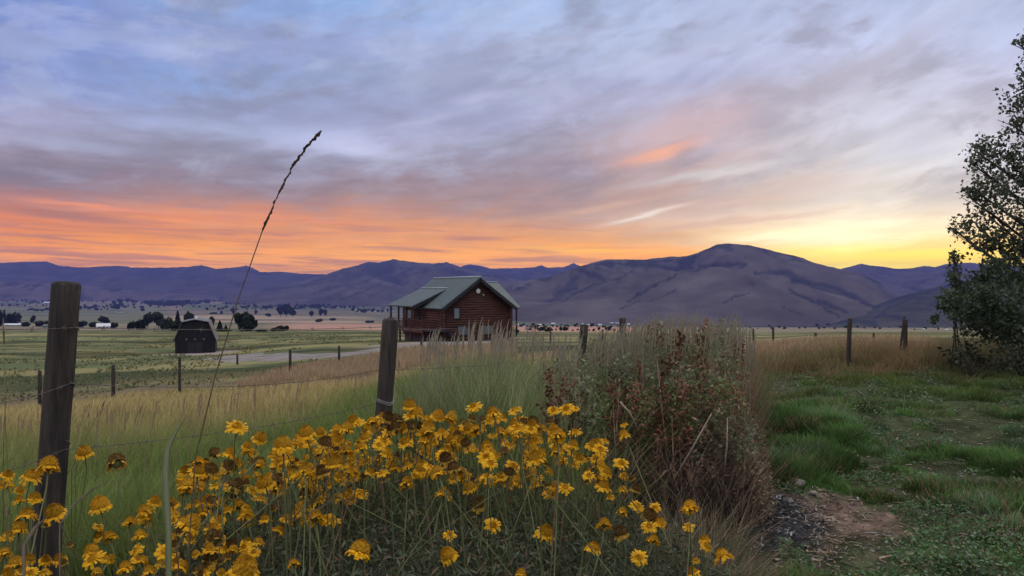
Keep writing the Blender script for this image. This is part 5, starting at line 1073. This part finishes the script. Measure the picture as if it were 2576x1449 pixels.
# ================================================================ SINGLE GRASSES NEAR THE LENS
def seed_stalk():
    t = 1.75; K = [(478, 1330), (492, 1150), (540, 950), (600, 750), (632, 660), (660, 580), (700, 488), (735, 420), (768, 372), (790, 350), (800, 338)]
    P = [P3(a, b, t) for a, b in K]; g = tz(P[0].x, P[0].y); base = Vector((P[0].x-.02, P[0].y, g))
    e = thing('grass_stalk', 'single tall grass stalk with a long thin seed head leaning right across the sky', 'grass', base)
    m = MB(); m.tube([Vector((0, 0, 0))]+[p-base for p in P[:7]], [.0016]*4+[.0013]*4, 6); m.build('stem', mat('stalk', (.16,.13,.07), (.10,.085,.05), 30, rough=.7), e, True)
    h = MB(); pts = [p-base for p in P[5:]]; dense = []
    for i in range(len(pts)-1):
        for s in range(7): dense.append(pts[i].lerp(pts[i+1], s/7))
    dense.append(pts[-1]); n = len(dense)
    r = random.Random(4)
    for i in range(n):     # overlapping spikelets
        p = dense[i]; d = (dense[min(i+1, n-1)]-dense[max(i-1, 0)]).normalized(); a = r.uniform(0, 6.28); o = d.orthogonal().normalized(); o.rotate(Matrix.Rotation(a, 3, d)); L = r.uniform(.011, .017); w = .0026 if i < n-6 else .0034
        h.tube([p, p+o*w+d*L*.4, p+o*w*.7+d*L], [.0008, .0024, .0004], 6, True)
    h.tube(dense, [.0016+.0012*math.sin(i*.9) for i in range(n)], 7)
    h.build('seed_head', mat('seed_head', (.11,.065,.045), (.06,.038,.03), 90, rough=.9), e, True)
seed_stalk()
def broad_blade(K, W_, t, name, label, mt, th=.0008):
    P = [P3(a, b, t) for a, b in K]; g = tz(P[0].x, P[0].y); base = Vector((P[0].x, P[0].y, g)); P = [Vector((P[0].x, P[0].y, g-.02))]+P; W_ = [W_[0]*.8]+W_
    V = []; n = len(P)
    for i, p in enumerate(P):
        w = W_[i]/F*t/2; V += [p-base+Vector((-w, .0, 0)), p-base+Vector((0, .35*w, 0)), p-base+Vector((w, 0, 0)), p-base+Vector((0, .35*w+th, 0))]
    f = []
    for i in range(n-1):
        a = 4*i; b = a+4; f += [(a, a+1, b+1, b), (a+1, a+2, b+2, b+1), (a+2, a+3, b+3, b+2), (a+3, a, b, b+3)]
    m = MB(); m.add(V, f); o = m.build(name, mt, None, True); o.location = base; o['label'] = label; o['category'] = 'leaf'; return o
M_bl = mat('pale_green_leaf', (.38,.42,.24), (.24,.30,.13), 14, (1,1,.1), .55, transl=.3)
M_bld = mat('dry_leaf', (.38,.32,.24), (.26,.21,.15), 14, (1,1,.2), .8, transl=.2)
broad_blade([(424,1340), (418,1250), (416,1180), (422,1130), (438,1095), (455,1065), (474,1040)], [17, 18, 19, 16, 10, 6, 1], 1.7, 'broad_leaf', 'broad pale green leaf blade curving up to a point left of the flower bed', M_bl)
broad_blade([(150,1320), (180,1275), (230,1232), (270,1212), (318,1208)], [4, 7, 9, 7, 2], 1.9, 'dry_leaf', 'dry straw-coloured leaf bending right below the spent brown flower', M_bld)
broad_blade([(60,1370), (90,1325), (118,1300)], [10, 13, 3], 1.7, 'grey_leaf', 'pale grey leaf among the flowers at the lower left', M_bld)
broad_blade([(780,1290), (820,1268), (870,1255), (915,1250)], [3, 8, 8, 2], 1.9, 'brown_leaf', 'tan dry leaf lying across the middle of the flower bed', M_bld)
broad_blade([(560,1215), (620,1190), (650,1155)], [4, 10, 2], 2.2, 'green_leaf', 'narrow green leaf slanting up in the left of the bed', M_bl)
for i, (a, b, c, d, t) in enumerate([(30,1350,8,800,2.2),(180,1180,265,1005,3.4),(190,1190,225,1030,3.4),(8,1160,20,960,3.2),(1365,1130,1368,905,4.4),(1000,1120,1004,900,4.8)]):
    p0 = P3(a, b, t); p1 = P3(c, d, t); g = tz(p0.x, p0.y); base = Vector((p0.x, p0.y, g)); e = thing('grass_plant', ['lone thin grass stem by the left picture edge','thin dark stem leaning right beside the thick left post','shorter thin stem leaning beside the thick left post','thin stem low by the left picture edge','thin pinkish upright stem at the left of the rust weeds','thin upright stem right of the rounded post'][i], 'grass', base)
    m = MB(); m.tube([(0, 0, -.02), p0-base, (p0.lerp(p1, .5)-base)+Vector((-.006, 0, 0)), p1-base], [.0016, .0015, .0012, .0008], 5); m.build('stem', M_dry if i > 3 else M_stem, e, True)
    s = MB(); q = p0.lerp(p1, .88)-base; s.tube([q, q.lerp(p1-base, .5), p1-base], [.001, .0032, .0006], 5); s.build('seed_head', M_dry, e, True)

# ================================================================ RUST-BROWN DOCK WEEDS
def dock_proto(seed):
    r = random.Random(seed); e = thing('dock_weed', 'x', 'weed', (0, 0, 0)); m = MB(); c = MB(); l = MB()
    m.tube([(0, 0, -.05), (r.uniform(-.02, .02), 0, .5), (r.uniform(-.05, .05), r.uniform(-.03, .03), 1.0)], [.006, .005, .002], 6)
    for k in range(7):
        z = .45+k*.07; a = r.uniform(0, 6.28); L = r.uniform(.08, .17)*(1.2-z*.5); b = Vector((0, 0, z)); q = b+Vector((math.cos(a)*L*.55, math.sin(a)*L*.55, L*1.0)); m.tube([b, q], [.003, .0015], 4)
        for s in range(16):
            p = b.lerp(q, .2+.8*r.random())+Vector((r.gauss(0, .009), r.gauss(0, .009), r.gauss(0, .006))); d = Vector((r.gauss(0, 1), r.gauss(0, 1), r.gauss(0, 1))).normalized()*.011; u = d.orthogonal()*.7; c.add([p-d, p+u, p+d, p-u], [(0, 1, 2, 3)])
    for s in range(70):
        z = r.uniform(.5, 1.0); p = Vector((r.gauss(0, .012), r.gauss(0, .012), z)); d = Vector((r.gauss(0, 1), r.gauss(0, 1), r.gauss(0, 1))).normalized()*.011; u = d.orthogonal()*.7; c.add([p-d, p+u, p+d, p-u], [(0, 1, 2, 3)])
    for k in range(7):
        z = r.uniform(.1, .6); a = r.uniform(0, 6.28); L = r.uniform(.07, .14); b = Vector((0, 0, z)); dr = Vector((math.cos(a), math.sin(a), 0)); sd_ = Vector((-dr.y, dr.x, .3))*L*.14; l.add([b, b+dr*L*.5+sd_, b+dr*L-Vector((0, 0, L*.6)), b+dr*L*.5-sd_], [(0, 1, 2, 3)])
    obj('stem', m.mesh('stem', M_dry, True), e); obj('seed_cluster', c.mesh('seed_cluster', M_dock), e); obj('withered_leaves', l.mesh('withered_leaves', M_dry), e); return e
DP = [dock_proto(s) for s in range(4)]; du = set()
DK = [(1480,985,0),(1610,965,0),(1545,1015,0),(1400,940,.0),(1385,925,0),(1420,985,0),(1440,1000,0),(1400,1010,0),(1470,1010,0),(1500,1030,0),(1545,985,0),(1590,930,0),(1530,955,0),(1575,960,0),(1640,905,0),(1660,880,0),(1685,820,0),(1740,800,0),(1760,900,0),(1730,950,0),(1700,975,0),(1655,1000,0),(1620,1010,0),(1560,1040,0),(1610,1060,0),(1680,1040,0),(1830,850,0),(1800,860,0),(1870,890,0),(1720,1080,0),(1760,1070,0),(1650,1090,0),(1580,1100,0),(1520,1080,0),(1460,1060,0),(1500,960,0),(1700,900,0)]
rd = random.Random(8)
DLAB = {(1740,800): 'tallest rust-red weed spike rising above the thicket against the mountain', (1400,940): 'rust-red weed at the left front of the thicket above the flowers', (1870,890): 'dark brown weed at the right edge of the thicket', (1590,930): 'rust weed with thick dark seed heads in the middle of the thicket', (1685,820): 'tall orange-brown weed near the top centre of the thicket'}
dks = sorted(d for d in DK if d[:2] not in DLAB)
for i, (px, row, _) in enumerate(DK):
    t = 4.45+.9*rd.random() if row > 890 else rd.uniform(5.0, 5.8); x, y = W3(px, t); g = tz(x, y); ht = CAMZ-(row-CY)/F*t-g
    lab = DLAB.get((px, row)) or 'rust-brown dried dock weed in the thicket, %s from its left side' % ORD[dks.index((px, row, _))]; pr = DP[i % 4]; s = (1.15, 1.15, ht); rot = (rd.uniform(-.08, .08), rd.uniform(-.12, .12), rd.uniform(0, 6.28))
    if i % 4 not in du: du.add(i % 4); pr.location = (x, y, g); pr.rotation_euler = rot; pr.scale = s; pr['label'] = lab; pr['group'] = 'dried dock weeds of the thicket'
    else: dup(pr, (x, y, g), rot, s, lab, 'dried dock weeds of the thicket')
# leafy mullein-like dark stalks behind the tall grass
for i, (a, b, c, d, t, lab) in enumerate([(1455,960,1468,822,7.5,'dark leafy weed stalk leaning on the leaning post, right of the log house'),(1512,960,1522,868,7.2,'small dark leafy weed between the two far posts of the near fence'),(1562,950,1570,812,7.9,'dark leafy weed stalk at the left shoulder of the thicket')]):
    p0 = P3(a, b, t); p1 = P3(c, d, t); g = tz(p0.x, p0.y); base = Vector((p0.x, p0.y, g)); e = thing('weed_stalk', lab, 'weed', base); m = MB(); m.tube([(0, 0, -.02), p0-base, p1-base], [.009, .008, .004], 6); m.build('stem', M_stem, e, True)
    l = MB(); r = random.Random(i)
    for k in range(90):
        f = r.random(); q = (p0.lerp(p1, f)-base); d_ = Vector((r.gauss(0, 1), r.gauss(0, .6), -.2+r.gauss(0, .8))).normalized()*r.uniform(.03, .07)*(1.2-.5*f); u = d_.orthogonal().normalized()*.010; l.add([q, q+d_*.5+u, q+d_, q+d_*.5-u], [(0, 1, 2, 3)])
    l.build('leaf_cluster', mat('dark_leaf', (.035,.042,.028), (.05,.055,.035), 20, rough=.8), e)
# bent dead sticks in front of the thicket
for i, (a, b, c, d, t, lab) in enumerate([(1690,1215,1790,1040,4.35,'long pale dead stick leaning right across the dark thicket'),(1820,1200,1830,1050,4.5,'thin upright dead stick in the dark foot of the thicket'),(1560,1010,1605,1080,4.3,'short pale stick bending down through the dead weeds'),(1890,1185,1900,1120,4.6,'short dead stub at the right foot of the thicket')]):
    p0 = P3(a, b, t); p1 = P3(c, d, t); m = MB(); m.tube([p0, p0.lerp(p1, .5)+Vector((.008, 0, .01)), p1], [.0055, .0045, .003], 6); o = m.build('dead_stick', mat('bleached_stick', (.40,.31,.24), (.26,.19,.15), 30, rough=.9), None, True); o['label'] = lab; o['category'] = 'stick'

# ================================================================ ASH HEAP, STONES, SCRAPS
def heap_h(u, v, x, y):
    rr = math.hypot(u, v)+.55*(fbm(np.array([x*4]), np.array([y*4]), 3, 3)[0]-.5)
    return .055*max(0, 1-rr**2)+.10*(fbm(np.array([x*9]), np.array([y*9]), 4, 4)[0]-.45)*max(0, 1.1-rr)
def heap():
    x0, y0 = W3(1900, 4.85); V = []; n = 60; R = .40; z0 = tz(x0, y0)
    for i in range(n):
        for j in range(n):
            u = (i/(n-1)-.5)*2; v = (j/(n-1)-.5)*2; x = x0+u*R; y = y0+v*R*1.5; z = tz(x, y)-.012+heap_h(u, v, x, y)
            V.append((x, y, float(z)))
    T = [(i*n+j, (i+1)*n+j, (i+1)*n+j+1, i*n+j+1) for i in range(n-1) for j in range(n-1)]
    obj('ash_heap', npmesh('ash_heap', V, T, None, [M_ash], False), label='black heap of ash and charred rubbish on bare ground right of the flower bed', category='ash heap')
heap()
def rock_mesh(seed, sub=3):
    bm = bmesh.new(); bmesh.ops.create_icosphere(bm, subdivisions=sub, radius=1)
    for v in bm.verts:
        p = v.co; k = 1+.5*(fbm(np.array([p.x*1.3+seed]), np.array([p.y*1.3+p.z*1.7]), 3, seed)[0]-.5); v.co = Vector((p.x*k, p.y*k*.8, p.z*k*.6))
    me = bpy.data.meshes.new('stone'); bm.to_mesh(me); bm.free(); me.materials.append(M_rock); return me
RM = [rock_mesh(s, 2) for s in range(4)]
ST = [(1998,1220,42,'pale rounded stone at the upper end of the bare dirt, behind the ash heap'),(2040,1243,26,'flat pale stone beside the pale rounded stone'),(1975,1208,18,'small stone behind the pale rounded stone'),(1925,1235,14,None),(1890,1248,12,None),(1965,1290,12,None),(1945,1330,13,None),(1985,1270,14,None),(1870,1300,10,None),(2155,1258,12,None),(2140,1268,10,None),(2170,1280,9,None),(2520,1270,14,None),(2545,1190,16,'stone on the bare dirt at the right picture edge'),(2390,1360,18,'pale brown stone in the lower right dirt'),(1905,1325,14,None),(1880,1340,11,None),(1930,1350,10,None),(1925,1300,10,None),(1955,1305,9,None),(2060,1350,8,None),(2450,1340,9,None),(2200,1205,8,None),(2310,1190,8,None)]
for i, (px, row, w_, lab) in enumerate(ST):
    p = hit(px, row, 2.5, 40); s = w_/F*p.y/2; o = obj('stone', RM[i % 4], label=lab or 'small pale stone lying on the dirt near the ash heap', category='stone', group='stones on the bare ground'); o.location = p+Vector((0, -s, s*.45)); o.scale = (s,)*3; o.rotation_euler = (.3*i, .2*i, i*1.7)
p = hit(1815, 1248, 2.5, 40)+Vector((0, 0, .04)); m = MB(); m.add([(-.03,0,0),(.02,.01,-.01),(.035,0,.03),(.01,-.01,.055),(-.02,.01,.07),(-.035,0,.03),(0,.015,.03)], [(0,1,6),(1,2,6),(2,3,6),(3,4,6),(4,5,6),(5,0,6)])
m.add([(-.03,.004,0),(.02,.014,-.01),(.035,.004,.03),(.01,-.006,.055),(-.02,.014,.07),(-.035,.004,.03),(0,.025,.03)], [(6,1,0),(6,2,1),(6,3,2),(6,4,3),(6,5,4),(6,0,5)])
o = m.build('plastic_scrap', M_blue); o.location = p; o['label'] = 'crumpled dark blue scrap of plastic beside the ash heap'; o['category'] = 'scrap'
m = MB(); r = random.Random(3)
for i in range(900):
    px = r.gauss(1915, 58); t = min(6.2, max(4.1, r.gauss(4.9, .38))); x_, y_ = W3(px, t); hx, hy = W3(1900, 4.85); u_, v_ = (x_-hx)/.4, (y_-hy)/.6
    p = Vector((x_, y_, tz(x_, y_)+max(.004, heap_h(u_, v_, x_, y_) if max(abs(u_), abs(v_)) < 1 else .004)+r.uniform(0, .012))); d = Vector((r.gauss(0, 1), r.gauss(0, 1), r.gauss(0, .4))).normalized()*r.uniform(.004, .020); u = Vector((-d.y, d.x, 0)).normalized()*r.uniform(.0015, .006); n_ = Vector((0, 0, .003)); d.z = abs(d.z)*.6
    m.add([p-d-u, p+d-u, p+d+u, p-d+u, p-d-u+n_, p+d-u+n_, p+d+u+n_, p-d+u+n_], [(0,1,2,3),(7,6,5,4),(0,4,5,1),(1,5,6,2),(2,6,7,3),(3,7,4,0)], i % 3 != 0)
m.build('burnt_litter', [M_pale, M_ash], kind='stuff', label='fine pale and burnt litter strewn over the ash heap', category='litter')

# ================================================================ HAZE
hb = MB(); hb.box(-HAZE_R, HAZE_R, -HAZE_R, HAZE_R, -205, HAZE_TOP)
hm = bpy.data.materials.new('valley_haze'); hm.use_nodes = True; h_ = N(hm.node_tree); h_.n.clear()
pv = h_.new('ShaderNodeVolumePrincipled'); pv.inputs['Color'].default_value = (.165, .20, .60, 1); pv.inputs['Density'].default_value = HAZE_D; pv.inputs['Anisotropy'].default_value = 0.0
ho = h_.new('ShaderNodeOutputMaterial'); h_.link(pv.outputs[0], ho.inputs['Volume'])
hb.build('haze', hm, kind='stuff', label='thin blue evening haze filling the valley', category='haze')
